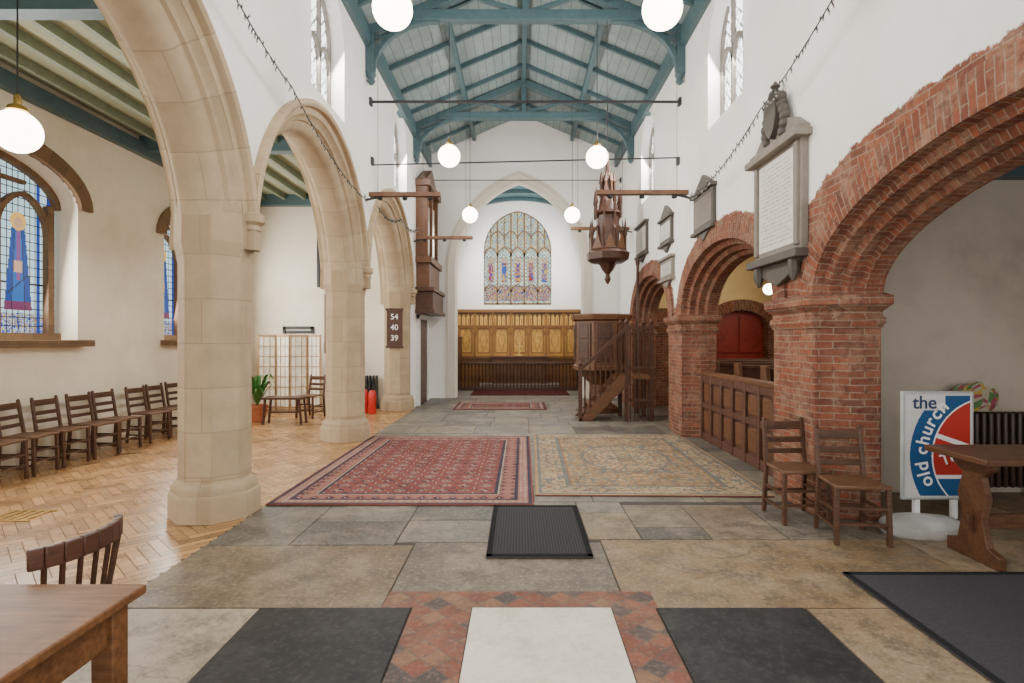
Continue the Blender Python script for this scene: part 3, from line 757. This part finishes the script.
for k in range(8): 
    x=1.24+k*.1; z=.15+k*.09; part(e,'baluster',MB().lathe([(.012,z),(.02,z+.2),(.012,z+.4),(.018,z+.6),(.012,z+.84)],x,10.88,6),M_darkwood)
for k in range(5):
    x=2.11+k*.085; part(e,'baluster',MB().lathe([(.012,.88),(.02,1.1),(.012,1.3),(.018,1.5),(.012,1.76)],x,10.88,6),M_darkwood); part(e,'baluster',MB().lathe([(.01,.0),(.014,.5),(.01,.82)],x,10.88,6),M_darkwood)
e=thing('pulpit_canopy','carved dark wood spire canopy hanging over pulpit','canopy',(1.88,12.2,2.75))
cx,cy=1.88,12.2
part(e,'sounding_board',MB().polylathe(octo(cx,cy,.42),[(-.1,3.2),(0,3.26),(.02,3.4),(-.05,3.46),(-.12,3.52)]),M_darkwood)
part(e,'pendant',MB().lathe([(.02,2.75),(.07,2.85),(.04,2.95),(.12,3.05),(.2,3.2)],cx,cy,8),M_darkwood)
b=MB().polylathe(octo(cx,cy,.2),[(0,3.5),(.06,3.6),(.03,3.65),(.03,4.2),(.09,4.25),(.0,4.34),(-.05,4.6),(-.02,4.65),(-.08,4.7),(-.11,4.95),(-.09,4.99),(-.14,5.1),(-.188,5.6)])
part(e,'spire',b,M_darkwood)
for k in range(8):
    a=math.pi/4*k+.39
    for r,z0,z1 in((.38,3.45,4.15),(.28,4.15,4.8),(.15,4.6,5.15)):
        part(e,'pinnacle',MB().lathe([(.028,z0),(.028,z0+.3),(.045,z0+.33),(.004,z1)],cx+r*math.cos(a),cy+r*math.sin(a),6),M_darkwood)
    part(e,'flying_buttress',MB().tube([(cx+.38*math.cos(a),cy+.38*math.sin(a),3.75),(cx+.28*math.cos(a),cy+.28*math.sin(a),3.95),(cx+.22*math.cos(a),cy+.22*math.sin(a),4.0)],.018,5),M_darkwood)
    a2=a+math.pi/8
    g=MB(); g.T=Matrix.Translation((cx,cy,0))@Matrix.Rotation(a2,4,'Z'); g.prism([(-.13,3.48),(.13,3.48),(0,3.80)],'x',.35,.37); part(e,'gablet',g,M_midwood)
part(e,'chain',MB().tube([(cx,cy,5.45),(cx,cy,6.6)],.008,5),M_black)
b=MB().lathe([(.05,0),(.06,.1),(.035,.15),(.03,3.1),(.05,3.2),(.02,3.3)],2.48,12.0,8)
solid('timber_post','slender dark turned timber post beside pulpit','post',b,M_darkwood)
# ================================================================= WOOD SCREEN + PEWS
e=thing('panelled_screen','brown panelled wooden dwarf screen between brick piers','screen',(2.9,7.45,0))
b=MB().box(2.88,2.94,5.95,8.95,0,1.0); part(e,'body',b,M_panelwood)
part(e,'top_rail',MB().box(2.84,2.98,5.95,8.95,1.0,1.06),M_midwood,bevel=.008)
b=MB().box(2.85,2.88,5.95,8.95,0,.12).box(2.85,2.88,5.95,8.95,.90,1.0).box(2.85,2.88,5.95,8.95,.5,.58)
for k in range(8):
    y=5.95+k*3/7; b.box(2.84,2.88,max(5.95,y-.045),min(8.95,y+.045),0,1.0)
part(e,'moulding',b,M_panelwood,bevel=.006)
for k in range(7):
    for z0,z1 in((.17,.46),(.62,.86)): part(e,'panel',MB().prism([(5.95+k*3/7+.08,z0),(5.95+(k+1)*3/7-.08,z0),(5.95+(k+1)*3/7-.08,z1),(5.95+k*3/7+.08,z1)],'x',2.865,2.88),M_midwood,bevel=.008)
pw=thing('church_pew','dark brown timber box pew bench','pew',(4.5,6.7,0),group='pews in side aisle')
part(pw,'seat',MB().box(-1.2,1.2,-.42,-.04,.46,.50),M_midwood,world=False,bevel=.006)
part(pw,'backrest',MB().box(-1.2,1.2,-.03,.0,.2,1.12).box(-1.22,1.22,-.05,.03,1.12,1.17),M_panelwood,world=False,bevel=.006)
for sx in(-1,1): part(pw,'end_panel',MB().prism([(-.45,0),(.05,0),(.05,1.2),(-.1,1.2),(-.2,.75),(-.45,.7)],'x',sx*1.22-.03,sx*1.22+.03),M_midwood,world=False,bevel=.006)
for k in range(1,6): dup(pw,(4.5,6.7+k*.95,0))
# ================================================================= MONUMENTS
XW=2.6
def script_grid(mb,y0,y1,z0,z1,x,bg,ink,rows,seed=0):
    rnd=random.Random(seed); H_=z1-z0
    def f(y,z):
        r=int((z1-z)/H_*rows); fr=(z1-z)/H_*rows-r
        m=min(y-y0,y1-y)
        if m<.05 or r==0 or r>=rows-1: return bg
        ind=((r*7)%4)*.02
        if m<.05+ind: return bg
        if .3<fr<.75 and rnd.random()<.55: return ink
        return bg
    return mb.grid(y0,y1,int((y1-y0)/.008),z0,z1,int(H_/.010),f,'yz',x)
y0,y1=5.12,6.12
e=thing('wall_monument','grey stone memorial with white inscribed tablet, pediment and carved arms','monument',(XW,5.62,2.1))
part(e,'frame',MB().box(XW-.07,XW,y0,y1,2.38,3.42).box(XW-.10,XW,y0+.03,y0+.10,2.42,3.36).box(XW-.10,XW,y1-.10,y1-.03,2.42,3.36),M_grey,bevel=.01)
part(e,'cornice',MB().box(XW-.16,XW,y0-.07,y1+.07,3.38,3.45).box(XW-.12,XW,y0-.03,y1+.03,3.45,3.50).prism([(y0-.02,3.50),(y1+.02,3.50),(y1-.15,3.62),(5.62,3.72),(y0+.15,3.62)],'x',XW-.08,XW),M_grey,bevel=.008)
part(e,'shelf',MB().box(XW-.15,XW,y0-.05,y1+.05,2.30,2.38).prism([(y0+.02,2.30),(y1-.02,2.30),(y1-.2,2.18),(5.62,2.08),(y0+.2,2.18)],'x',XW-.07,XW),M_greyd,bevel=.008)
for yb in(y0+.12,y1-.12): part(e,'bracket',MB().lathe([(.02,2.1),(.06,2.2),(.05,2.3)],XW-.08,yb,8),M_greyd)
t=MB(); script_grid(t,y0+.11,y1-.11,2.45,3.34,XW-.075,(.72,.68,.61),(.40,.37,.32),22,1); part(e,'tablet',t,M_ink,recalc=False)
b=MB().prism([(5.5,3.9),(5.75,3.9),(5.76,3.72),(5.70,3.6),(5.62,3.53),(5.54,3.6),(5.49,3.72)],'x',XW-.14,XW-.04)
for sx in(-1,1):
    for k in range(6): b.sphere((XW-.08,5.62+sx*(.17+.04*math.sin(k)),3.55+k*.07),.055,8,6)
b.sphere((XW-.08,5.62,3.95),.07,10,8,(1,.9,1.1)); b.lathe([(.05,3.98),(.02,4.02),(.05,4.05),(.01,4.1)],XW-.08,5.62,8)
part(e,'coat_of_arms',b,M_greyd)
def memorial(yc,hw,z0,z1,mf,bg,top,seed,lab):
    e=thing('wall_monument',lab,'monument',(XW,yc,z0-.1))
    b=MB().box(XW-.05,XW,yc-hw,yc+hw,z0,z1).box(XW-.09,XW,yc-hw-.04,yc+hw+.04,z1,z1+.05).box(XW-.09,XW,yc-hw-.04,yc+hw+.04,z0-.05,z0)
    b.prism([(yc-hw*.6,z0-.05),(yc+hw*.6,z0-.05),(yc,z0-.17)],'x',XW-.05,XW)
    if top: b.prism([(yc-hw,z1+.05),(yc+hw,z1+.05),(yc+hw*.5,z1+.16),(yc,z1+.26),(yc-hw*.5,z1+.16)],'x',XW-.06,XW)
    part(e,'frame',b,mf,bevel=.008)
    t=MB(); script_grid(t,yc-hw+.06,yc+hw-.06,z0+.06,z1-.06,XW-.054,bg,tuple(c*.5 for c in bg),12,seed); part(e,'tablet',t,M_ink,recalc=False)
memorial(7.95,.42,3.1,3.6,M_greyd,(.20,.165,.13),True,2,'dark slate memorial tablet with pointed top and cornice')
memorial(9.95,.40,2.62,2.95,M_grey,(.55,.52,.46),False,3,'small pale stone memorial tablet with bracket')
memorial(10.0,.38,3.25,3.66,M_greyd,(.68,.65,.6),True,4,'white marble memorial tablet in dark frame')
memorial(12.0,.5,3.35,3.95,M_greyd,(.62,.59,.52),False,5,'white memorial tablet in black stone frame')
# ================================================================= RUGS, MATS
def redrug(x,y,X0,X1,Y0,Y1):
    d=min(x-X0,X1-x,y-Y0,Y1-y)
    RED=(.215,.075,.065); NAV=(.055,.05,.068); CR=(.36,.27,.215); RO=(.30,.145,.118)
    r=noise.noise(Vector((x*3,y*3,0)))*.2+1
    def k(c): return tuple(v*r for v in c)
    if d<.02: return k(RED)
    if d<.05: return k(NAV)
    if d<.16:
        a=(x+y)/.07; b_=(x-y)/.07
        return k(CR if (math.floor(a)+math.floor(b_))%2 and .07<d<.14 else RO)
    if d<.19: return k(NAV)
    if d<.34:
        u=((x-X0)/.15)%1-.5; v=((y-Y0)/.15)%1-.5; q=abs(u)+abs(v)
        return k(CR if q<.12 else NAV if q<.28 else RED if q<.4 else RO)
    if d<.36: return k(CR)
    if d<.40: return k(NAV)
    u=((x-X0-.4)/.215)%1-.5; v=((y-Y0-.4)/.195)%1-.5; q=abs(u)+abs(v)*1.0
    if q<.09: return k(CR)
    if q<.17: return k(RED)
    if q<.27: return k(NAV if u*v>0 else RO)
    if q<.32: return k(CR)
    if q<.38: return k(NAV)
    uu=((x-X0-.4)/.215+.5)%1-.5; vv=((y-Y0-.4)/.195+.5)%1-.5
    if abs(uu)+abs(vv)<.14: return k(NAV if abs(uu)>.03 else CR)
    return k(RED)
def beigerug(x,y,X0,X1,Y0,Y1):
    d=min(x-X0,X1-x,y-Y0,Y1-y); cx=(X0+X1)/2; cy=(Y0+Y1)/2
    BE=(.35,.235,.13); BL=(.14,.155,.155); RU=(.27,.135,.075); PA=(.41,.31,.19)
    r=noise.noise(Vector((x*4,y*4,2)))*.25+1
    def k(c): return tuple((v*.85+w*.15)*r for v,w in zip(c,BE))
    if d<.03: return k(BE)
    if d<.07: return k(BL)
    ax,ay=abs(x-cx),abs(y-cy)
    n1=noise.noise(Vector((ax*11,ay*11,5))); n2=noise.noise(Vector((ax*19,ay*19,9)))
    if d<.33:
        c=PA
        if abs(n1)<.10: c=BL
        elif n2>.28: c=RU
        return k(c)
    if d<.37: return k(BL)
    if d<.40: return k(RU)
    q=math.hypot(ax/.55,ay/.8)
    c=BE
    if q<1: c=PA
    if abs(q-1)<.05: c=BL
    if abs(n1)<.09: c=BL
    elif n2>.25: c=RU
    elif n2<-.3: c=PA
    return k(c)
def rug(name,lab,X0,X1,Y0,Y1,f,res=.017,rot=0):
    b=MB(); b.grid(X0,X1,int((X1-X0)/res),Y0,Y1,int((Y1-Y0)/res),lambda x,y:f(x,y,X0,X1,Y0,Y1),'xy',.016)
    b.c=(.2,.08,.06); b.box(X0,X1,Y0,Y1,.004,.015)
    o=solid(name,lab,'rug',b,M_rug,recalc=False); o.rotation_euler=(0,0,rot); return o
rug('oriental_rug','red patterned oriental rug with rows of medallions',-2.37,.14,5.31,9.1,redrug,rot=-.005)
rug('oriental_rug','faded beige and blue floral oriental rug',.19,2.54,5.62,9.25,beigerug,rot=-.02)
rug('oriental_rug','worn reddish brown runner lying before the chancel',-1.5,.6,12.6,14.1,redrug,.03)
b=MB(); b.c=(.062,.060,.064); b.box(-.24,.52,4.03,5.27,.004,.018); b.c=(.018,.018,.02)
for (a,c,d_,e_) in((-.24,.52,4.03,4.07),(-.24,.52,5.23,5.27),(-.24,-.2,4.03,5.27),(.48,.52,4.03,5.27)): b.box(a,c,d_,e_,.018,.021)
for k in range(30):
    b.c=(.042,.041,.043); x=-.19+k*.0225; b.box(x,x+.01,4.08,5.22,.018,.020)
solid('doormat','charcoal ribbed doormat on stone floor','mat',b,M_mat)
b=MB(); b.c=(.062,.06,.066); b.box(2.13,3.4,1.6,3.76,.004,.016); b.c=(.022,.022,.025); b.box(2.13,2.17,1.6,3.76,.016,.019); b.box(2.13,3.4,3.72,3.76,.016,.019)
solid('entrance_mat','large dark grey entrance mat with black edging','mat',b,M_mat)
# ================================================================= CHAIRS
ch=thing('chapel_chair','brown wooden chapel chair with ladder back','chair',(2.40,4.95,0),group='chapel chairs')
part(ch,'seat',MB().prism([(-.205,-.2),(.205,-.2),(.185,.19),(-.185,.19)],'z',.425,.452),M_seat,world=False,bevel=.008)
for sx in(-1,1):
    part(ch,'leg',MB().beam((sx*.19,-.18,0),(sx*.185,-.17,.43),.034,.034),M_chair,world=False,bevel=.004)
    part(ch,'leg',MB().beam((sx*.18,.22,0),(sx*.175,.18,.43),.034,.034).beam((sx*.175,.18,.42),(sx*.17,.245,.82),.034,.03).lathe([(.018,-.005),(.02,.015),(.005,.03)],sx*.17,.245,8,z=.82),M_chair,world=False,bevel=.004)
b=MB()
for z,h in((.775,.075),(.65,.05),(.55,.045)):
    y=.18+(z-.43)*.165; b.beam((-.17,y,z),(.17,y,z),.018,h,(0,0,1))
part(ch,'backrest',b,M_chair,world=False,bevel=.004)
b=MB()
for z in(.16,.28): b.beam((-.19,-.178,z),(.19,-.178,z),.02,.02)
for sx in(-1,1):
    b.beam((sx*.185,-.178,.12),(sx*.178,.205,.12),.02,.02); b.beam((sx*.185,-.175,.25),(sx*.175,.2,.25),.02,.02)
b.beam((-.18,.205,.2),(.18,.205,.2),.02,.02)
part(ch,'stretcher',b,M_chair,world=False)
ch.rotation_euler=(0,0,.03)
dup(ch,(2.60,4.46,0),-.10)
for k,yy in enumerate([6.15,6.62,7.1,7.58,8.06,8.72,9.22,9.72]):
    dup(ch,(-5.68+random.uniform(-.03,.03),yy,0),math.pi/2+random.uniform(-.12,.12),'brown wooden chapel chair with back to the aisle wall')
dup(ch,(-4.2,11.4,0),-.3,'dark wooden chapel chair beside the folding screen')
e=thing('spindle_chair','dark wooden spindle-back chair pushed to the table','chair',(-1.84,2.19,0),-math.pi/2-.04); e.scale=(.9,.95,.955)
part(e,'seat',MB().polylathe([(.22*math.cos(a*math.pi/8),.21*math.sin(a*math.pi/8)) for a in range(16)],[(-.02,.43),(0,.44),(0,.465),(-.015,.475)]),M_darkwood,world=False)
for sx in(-1,1):
    for sy in(-1,1): part(e,'leg',MB().tube([(sx*.15,sy*.14,.44),(sx*.17,sy*.17,.25),(sx*.20,sy*.2,0)],.02,8,.014),M_darkwood,world=False)
b=MB(); arc=[]
for i in range(9):
    a=math.radians(20+140*i/8); arc.append((.25*math.cos(a),.10+.13*math.sin(a)))
for i in range(8): b.beam((arc[i][0],arc[i][1],.82),(arc[i+1][0],arc[i+1][1],.82),.028,.08)
part(e,'top_rail',b,M_darkwood,world=False,bevel=.006)
for i in range(1,8):
    part(e,'spindle',MB().tube([(arc[i][0]*.75,.02+arc[i][1]*.7,.46),(arc[i][0]*.9,arc[i][1]-.02,.62),(arc[i][0],arc[i][1],.79)],.011,6),M_darkwood,world=False)
e=thing('wooden_table','warm brown wooden table with square legs','table',(-1.75,1.42,0))
part(e,'top',MB().box(-2.35,-1.225,.95,1.87,.72,.75),M_orange,bevel=.006)
part(e,'apron',MB().box(-2.3,-1.27,1.79,1.81,.60,.72).box(-2.3,-1.27,1.0,1.02,.60,.72).box(-1.29,-1.27,1.02,1.79,.60,.72),M_orange,bevel=.003)
for x in(-2.27,-1.29):
    for y in(1.03,1.79): part(e,'leg',MB().box(x-.035,x+.035,y-.035,y+.035,0,.72),M_orange,bevel=.005)
e=thing('trestle_table','dark oak trestle table with shaped slab legs','table',(3.75,4.04,0))
part(e,'top',MB().box(3.08,4.5,3.76,4.34,.71,.755),M_oak,bevel=.008)
sl=[(3.79,0),(4.26,0),(4.26,.09),(4.16,.12),(4.12,.3),(4.16,.45),(4.11,.6),(4.20,.66),(4.20,.71),(3.85,.71),(3.85,.66),(3.94,.6),(3.90,.45),(3.94,.3),(3.89,.12),(3.79,.09)]
for x in(3.22,4.3): part(e,'leg',MB().prism(sl,'x',x-.025,x+.025),M_oak,bevel=.006)
part(e,'stretcher',MB().box(3.15,4.35,4.0,4.04,.22,.32),M_oak,bevel=.005)
# ================================================================= SIGN
e=thing('pavement_sign','blue and red pavement sign on a white wheeled base','sign',(3.36,4.6,0))
SX0,SX1,SZ0,SZ1,SY=3.15,3.70,.26,1.11,4.66
part(e,'frame',MB().box(SX0-.02,SX1+.02,SY,SY+.035,SZ0-.02,SZ1+.02),plain('sign_frame',(.4,.4,.39),.4),bevel=.01)
CXs,CZs,RO_,RI_=SX0+.70,SZ0+.34,.66,.47
def sg(x,z):
    u=(x-SX0)/(SX1-SX0); v=(z-SZ0)/(SZ1-SZ0)
    if min(u,1-u)<.03 or min(v,1-v)<.02: return (.55,.55,.53)
    r=math.hypot(x-CXs,z-CZs)
    if v>.84 and u<.6 : return (.62,.61,.58)
    if RI_+.012<r<RO_: return (.008,.07,.20)
    if RI_<r<=RI_+.012: return (.8,.8,.78)
    if r<=RI_:
        if abs(z-.86+.35*(x-SX0))<.02: return (.8,.8,.78)
        if v<.22 : return (.01,.08,.22) if v<.18 else (.8,.8,.78)
        return (.42,.025,.016)
    if v>.84: return (.02,.04,.09)
    return (.58,.57,.54)
part(e,'poster',MB().grid(SX0,SX1,140,SZ0,SZ1,220,sg,'xz',SY-.004),M_paint,recalc=False)
M_blue=plain('blue_ink',(.01,.03,.10),.5)
text(e,'the',(SX0+.16,SY-.008,1.035),.15,M_blue)
word='old church'; wid={'l':.55,' ':.5,'r':.75}
tot=sum(wid.get(c,1) for c in word); th=206.0; span=76.0
for ch_ in word:
    wv=wid.get(ch_,1)*span/tot; th-=wv/2
    if ch_!=' ':
        tr_=math.radians(th); r=(RO_+RI_)/2
        text(e,ch_,(CXs+r*math.cos(tr_),SY-.008,CZs+r*math.sin(tr_)),.15,M_white,(math.pi/2,-(tr_-math.pi/2),0))
    th-=wv/2
text(e,'Tow',(3.555,SY-.008,.60),.13,M_white,(math.pi/2,-.35,0))
for x in(SX0+.1,SX1-.14): part(e,'post',MB().box(x,x+.04,SY+.02,SY+.06,.08,.4),M_white)
b=MB().polylathe([(3.22+.3*math.cos(a*math.pi/10),4.57+.18*math.sin(a*math.pi/10)) for a in range(20)],[(0,0),(.02,.03),(.02,.08),(-.03,.12),(-.1,.135)])
part(e,'base',b,plain('grubby_white',(.45,.45,.42),.5))
def radiator(x0,x1,yb,z1,lab,mat=M_black):
    e=thing('radiator',lab,'radiator',((x0+x1)/2,yb,0)); n=int((x1-x0)/.07)
    for i in range(n):
        x=x0+(i+.5)*(x1-x0)/n
        part(e,'column',MB().box(x-.022,x+.022,yb-.14,yb-.02,.08,z1),mat,bevel=.018)
    for x in(x0,x1-.05): part(e,'foot',MB().box(x,x+.05,yb-.12,yb-.04,0,.1),mat)
radiator(4.15,5.15,5.78,.83,'dark cast iron column radiator against grey wall',plain('dark_bronze',(.05,.028,.02),.4))
bb=MB()
def bag(u,v): 
    return [(.42,.37,.28),(.33,.07,.10),(.10,.2,.08),(.45,.32,.06)][int(abs(noise.noise(Vector((u*7,v*7,2))))*17)%4]
bb.sphere((4.50,5.69,0),.25,24,16,(1.15,.26,.58))
for i,v in enumerate(bb.v):
    f=noise.noise(Vector((v.x*9,v.y*12,v.z*11)))
    bb.v[i]=Vector((v.x+.06*f,v.y,(v.z+.08*f) if v.z>-.1 else -.12))
bb.col=[bag(i%24*.16,i//24*.16) for i in range(len(bb.f))]
o=solid('shopping_bag','crumpled colourful plastic bag on the radiator','bag',bb,M_paint); o.location.z=.831
# ================================================================= AISLE OBJECTS
e=thing('folding_screen','cream folding room divider with wooden grid panels','screen',(-4.9,12.1,0))
xs=[-5.62,-5.28,-4.93,-4.60,-4.27]
pine=plain('pale_pine',(.40,.25,.12),.6)
for k in range(4):
    a=(xs[k],12.2+(k%2)*.12); c=(xs[k+1],12.2+((k+1)%2)*.12)
    b=MB(); b.cur=0; b.beam((a[0]+.02,a[1],.85),(c[0]-.02,c[1],.85),.012,1.56)
    b.cur=1
    for q in(a,c): b.beam((q[0]*.94+(a[0]+c[0])/2*.06,q[1],.02),(q[0]*.94+(a[0]+c[0])/2*.06,q[1],1.66),.035,.035)
    for j in range(8):
        z=.1+j*.22; b.beam((a[0]+.01,a[1]-.012,z),(c[0]-.01,c[1]-.012,z),.016,.014 if j%7 else .04)
    for t in(.33,.66): b.beam((a[0]+(c[0]-a[0])*t,a[1]+(c[1]-a[1])*t-.01,.08),(a[0]+(c[0]-a[0])*t,a[1]+(c[1]-a[1])*t-.01,1.64),.011,.011)
    part(e,'panel',b,[M_cream,pine])
e=thing('potted_plant','leafy green plant in a terracotta pot','plant',(-4.98,10.8,0))
part(e,'pot',MB().lathe([(.12,0),(.17,.26),(.19,.26),(.19,.32),(.16,.32),(.15,.28)],-4.98,10.8,16),M_terr)
b=MB(); rnd=random.Random(3)
for k in range(30):
    a=rnd.uniform(0,6.28); l=rnd.uniform(.25,.55); hgt=rnd.uniform(.3,.62)
    pts=[]
    for i in range(6):
        t=i/5; r=l*t*.8; z=.3+hgt*math.sin(t*2.2); wv=.035*math.sin(math.pi*min(1,t+.08))+.003
        pts.append((Vector((-4.98+r*math.cos(a),10.8+r*math.sin(a),z)),wv))
    side=Vector((-math.sin(a),math.cos(a),0)); vs=[];fs=[]
    for p,wv in pts: vs+=[p-side*wv,p+side*wv]
    for i in range(5): fs.append((2*i,2*i+1,2*i+3,2*i+2))
    b.add(vs,fs)
part(e,'foliage',b,M_leaf,recalc=False)
e=thing('low_bench','small dark wooden side table with splayed legs','bench',(-4.35,10.5,0))
part(e,'top',MB().box(-4.72,-3.98,10.35,10.7,.46,.50),M_darkwood,bevel=.005)
for x,dx in((-4.66,-.04),(-4.04,.04)):
    for y in(10.4,10.65): part(e,'leg',MB().beam((x,y,.46),(x+dx,y,0),.035,.035),M_darkwood)
part(e,'stretcher',MB().box(-4.64,-4.06,10.51,10.54,.2,.23),M_darkwood)
radiator(-4.2,-3.75,12.95,.75,'black cast iron radiator on aisle end wall')
radiator(-3.65,-3.2,12.95,.75,'black cast iron radiator on aisle end wall')
fe=thing('fire_extinguisher','red fire extinguisher standing on the floor by pier','fire extinguisher',(-3.10,11.95,0),group='fire extinguishers')
part(fe,'body',MB().lathe([(.07,0),(.08,.02),(.08,.42),(.06,.48),(.025,.5)],n=16),M_red,world=False)
part(fe,'valve',MB().lathe([(.02,.49),(.025,.56)],n=8).beam((0,0,.56),(.1,-.02,.6),.02,.02),M_black,world=False)
part(fe,'hose',MB().tube([(.02,0,.54),(.1,-.02,.5),(.11,-.03,.3),(.09,-.03,.15)],.012,6),M_black,world=False)
dup(fe,(-3.32,12.15,0))
def frame(name,lab,x0,x1,z0,z1,y,mf,f,lat=0):
    e=thing(name,lab,'picture',((x0+x1)/2,y,z0))
    b=MB().box(x0,x1,y-.02,y,z0,z0+.06).box(x0,x1,y-.04,y,z1-.06,z1).box(x0,x0+.06,y-.04,y,z0,z1).box(x1-.06,x1,y-.04,y,z0,z1)
    for k in range(1,lat):
        b.box(x0+(x1-x0)*k/lat-.012,x0+(x1-x0)*k/lat+.012,y-.03,y-.005,z0,z1); b.box(x0,x1,y-.03,y-.005,z0+(z1-z0)*k/lat-.012,z0+(z1-z0)*k/lat+.012)
    part(e,'frame',b,mf); part(e,'canvas',MB().grid(x0+.03,x1-.03,30,z0+.03,z1-.03,40,f,'xz',y-.012),M_paint,recalc=False)
frame('framed_picture','dark red painting in a black lattice frame high on wall',-4.62,-3.6,2.75,4.05,12.98,M_black,lambda x,z:(.10,.03,.025),5)
frame('framed_picture','framed faded grey print hanging on aisle wall',-4.45,-3.7,1.25,2.6,12.98,M_midwood,lambda x,z:tuple(v*(1+.5*noise.noise(Vector((x*6,z*6,0)))) for v in (.38,.35,.28)))
frame('framed_picture','long white notice in thin black frame above folding screen',-5.4,-4.7,1.70,1.86,12.98,M_black,lambda x,z:(.6,.58,.54))
e=thing('hymn_board','dark wooden hymn board with white numbers','hymn board',(PX,12.38,1.38))
part(e,'board',MB().box(PX-.17,PX+.17,12.37,12.41,1.4,2.2).box(PX-.19,PX+.19,12.35,12.41,2.18,2.24).box(PX-.19,PX+.19,12.35,12.41,1.38,1.42),M_darkwood,bevel=.005)
for k,s_ in enumerate(('54','40','39')): text(e,s_,(PX,12.362,2.05-k*.23),.17,M_white,name='numeral')
b=MB(); 
for k in range(5): b.box(-4.60+k*.08,-4.56+k*.08,4.88,5.15,-.002,.006)
b.box(-4.63,-4.2,4.86,4.88,-.002,.006); b.box(-4.63,-4.2,5.15,5.17,-.002,.006)
solid('floor_grate','brass floor heating grate in wood block floor','grate',b,M_brass)
# ================================================================= CAMERA, LIGHT
cam=bpy.data.cameras.new('camera'); co=bpy.data.objects.new('camera',cam); COL.objects.link(co)
co.location=(0,0,1.55); co.rotation_euler=(math.pi/2,0,0); cam.sensor_width=36; cam.lens=F/1024*36; cam.clip_start=.05
cam.shift_x=-8/1024; cam.shift_y=-1.5/1024
SC.camera=co
w=bpy.data.worlds.new('world'); SC.world=w; w.use_nodes=True; bg=w.node_tree.nodes['Background']; bg.inputs[0].default_value=(1,.985,.96,1); bg.inputs[1].default_value=2.45
def area(loc,rot,sx,sy,pw,col=(1,.98,.95)):
    l=bpy.data.lights.new('window_and_fill_light','AREA'); l.shape='RECTANGLE'; l.size=sx; l.size_y=sy; l.energy=pw; l.color=col
    o=bpy.data.objects.new('window_and_fill_light',l); COL.objects.link(o); o.location=loc; o.rotation_euler=rot; return o
for c,s in CW:
    area((-2.58,c,5.3),(0,-math.radians(60),0),1.3,1.1,175); area((2.74,c,5.3),(0,math.radians(60),0),1.3,1.1,175)
for c,s in LW: area((-6.3,c,2.6),(0,-math.radians(80),0),1.8,2.2,220,(1,.95,.87))
area((-1.9,17.4,4.5),(0,-math.radians(75),0),1.5,1.5,130); area((1.9,17.4,4.5),(0,math.radians(75),0),1.5,1.5,130)  # added fill lamps for the chancel; its side walls have no windows
area((5.9,9.5,2.9),(0,math.radians(75),0),1.5,5,130,(1,.88,.7))  # added warm fill to brighten the pew aisle; no window in this wall
# shaft of daylight from the far clerestory on to the chancel step
l=bpy.data.lights.new('daylight_shaft','SPOT'); l.energy=900; l.spot_size=math.radians(22); l.spot_blend=.6; l.shadow_soft_size=.15; l.color=(1,.97,.9)
o=bpy.data.objects.new('daylight_shaft',l); COL.objects.link(o); o.location=(2.3,11.6,5.6)
o.rotation_euler=(Vector((-1.0,14.9,0))-Vector((2.3,11.6,5.6))).to_track_quat('-Z','Y').to_euler()
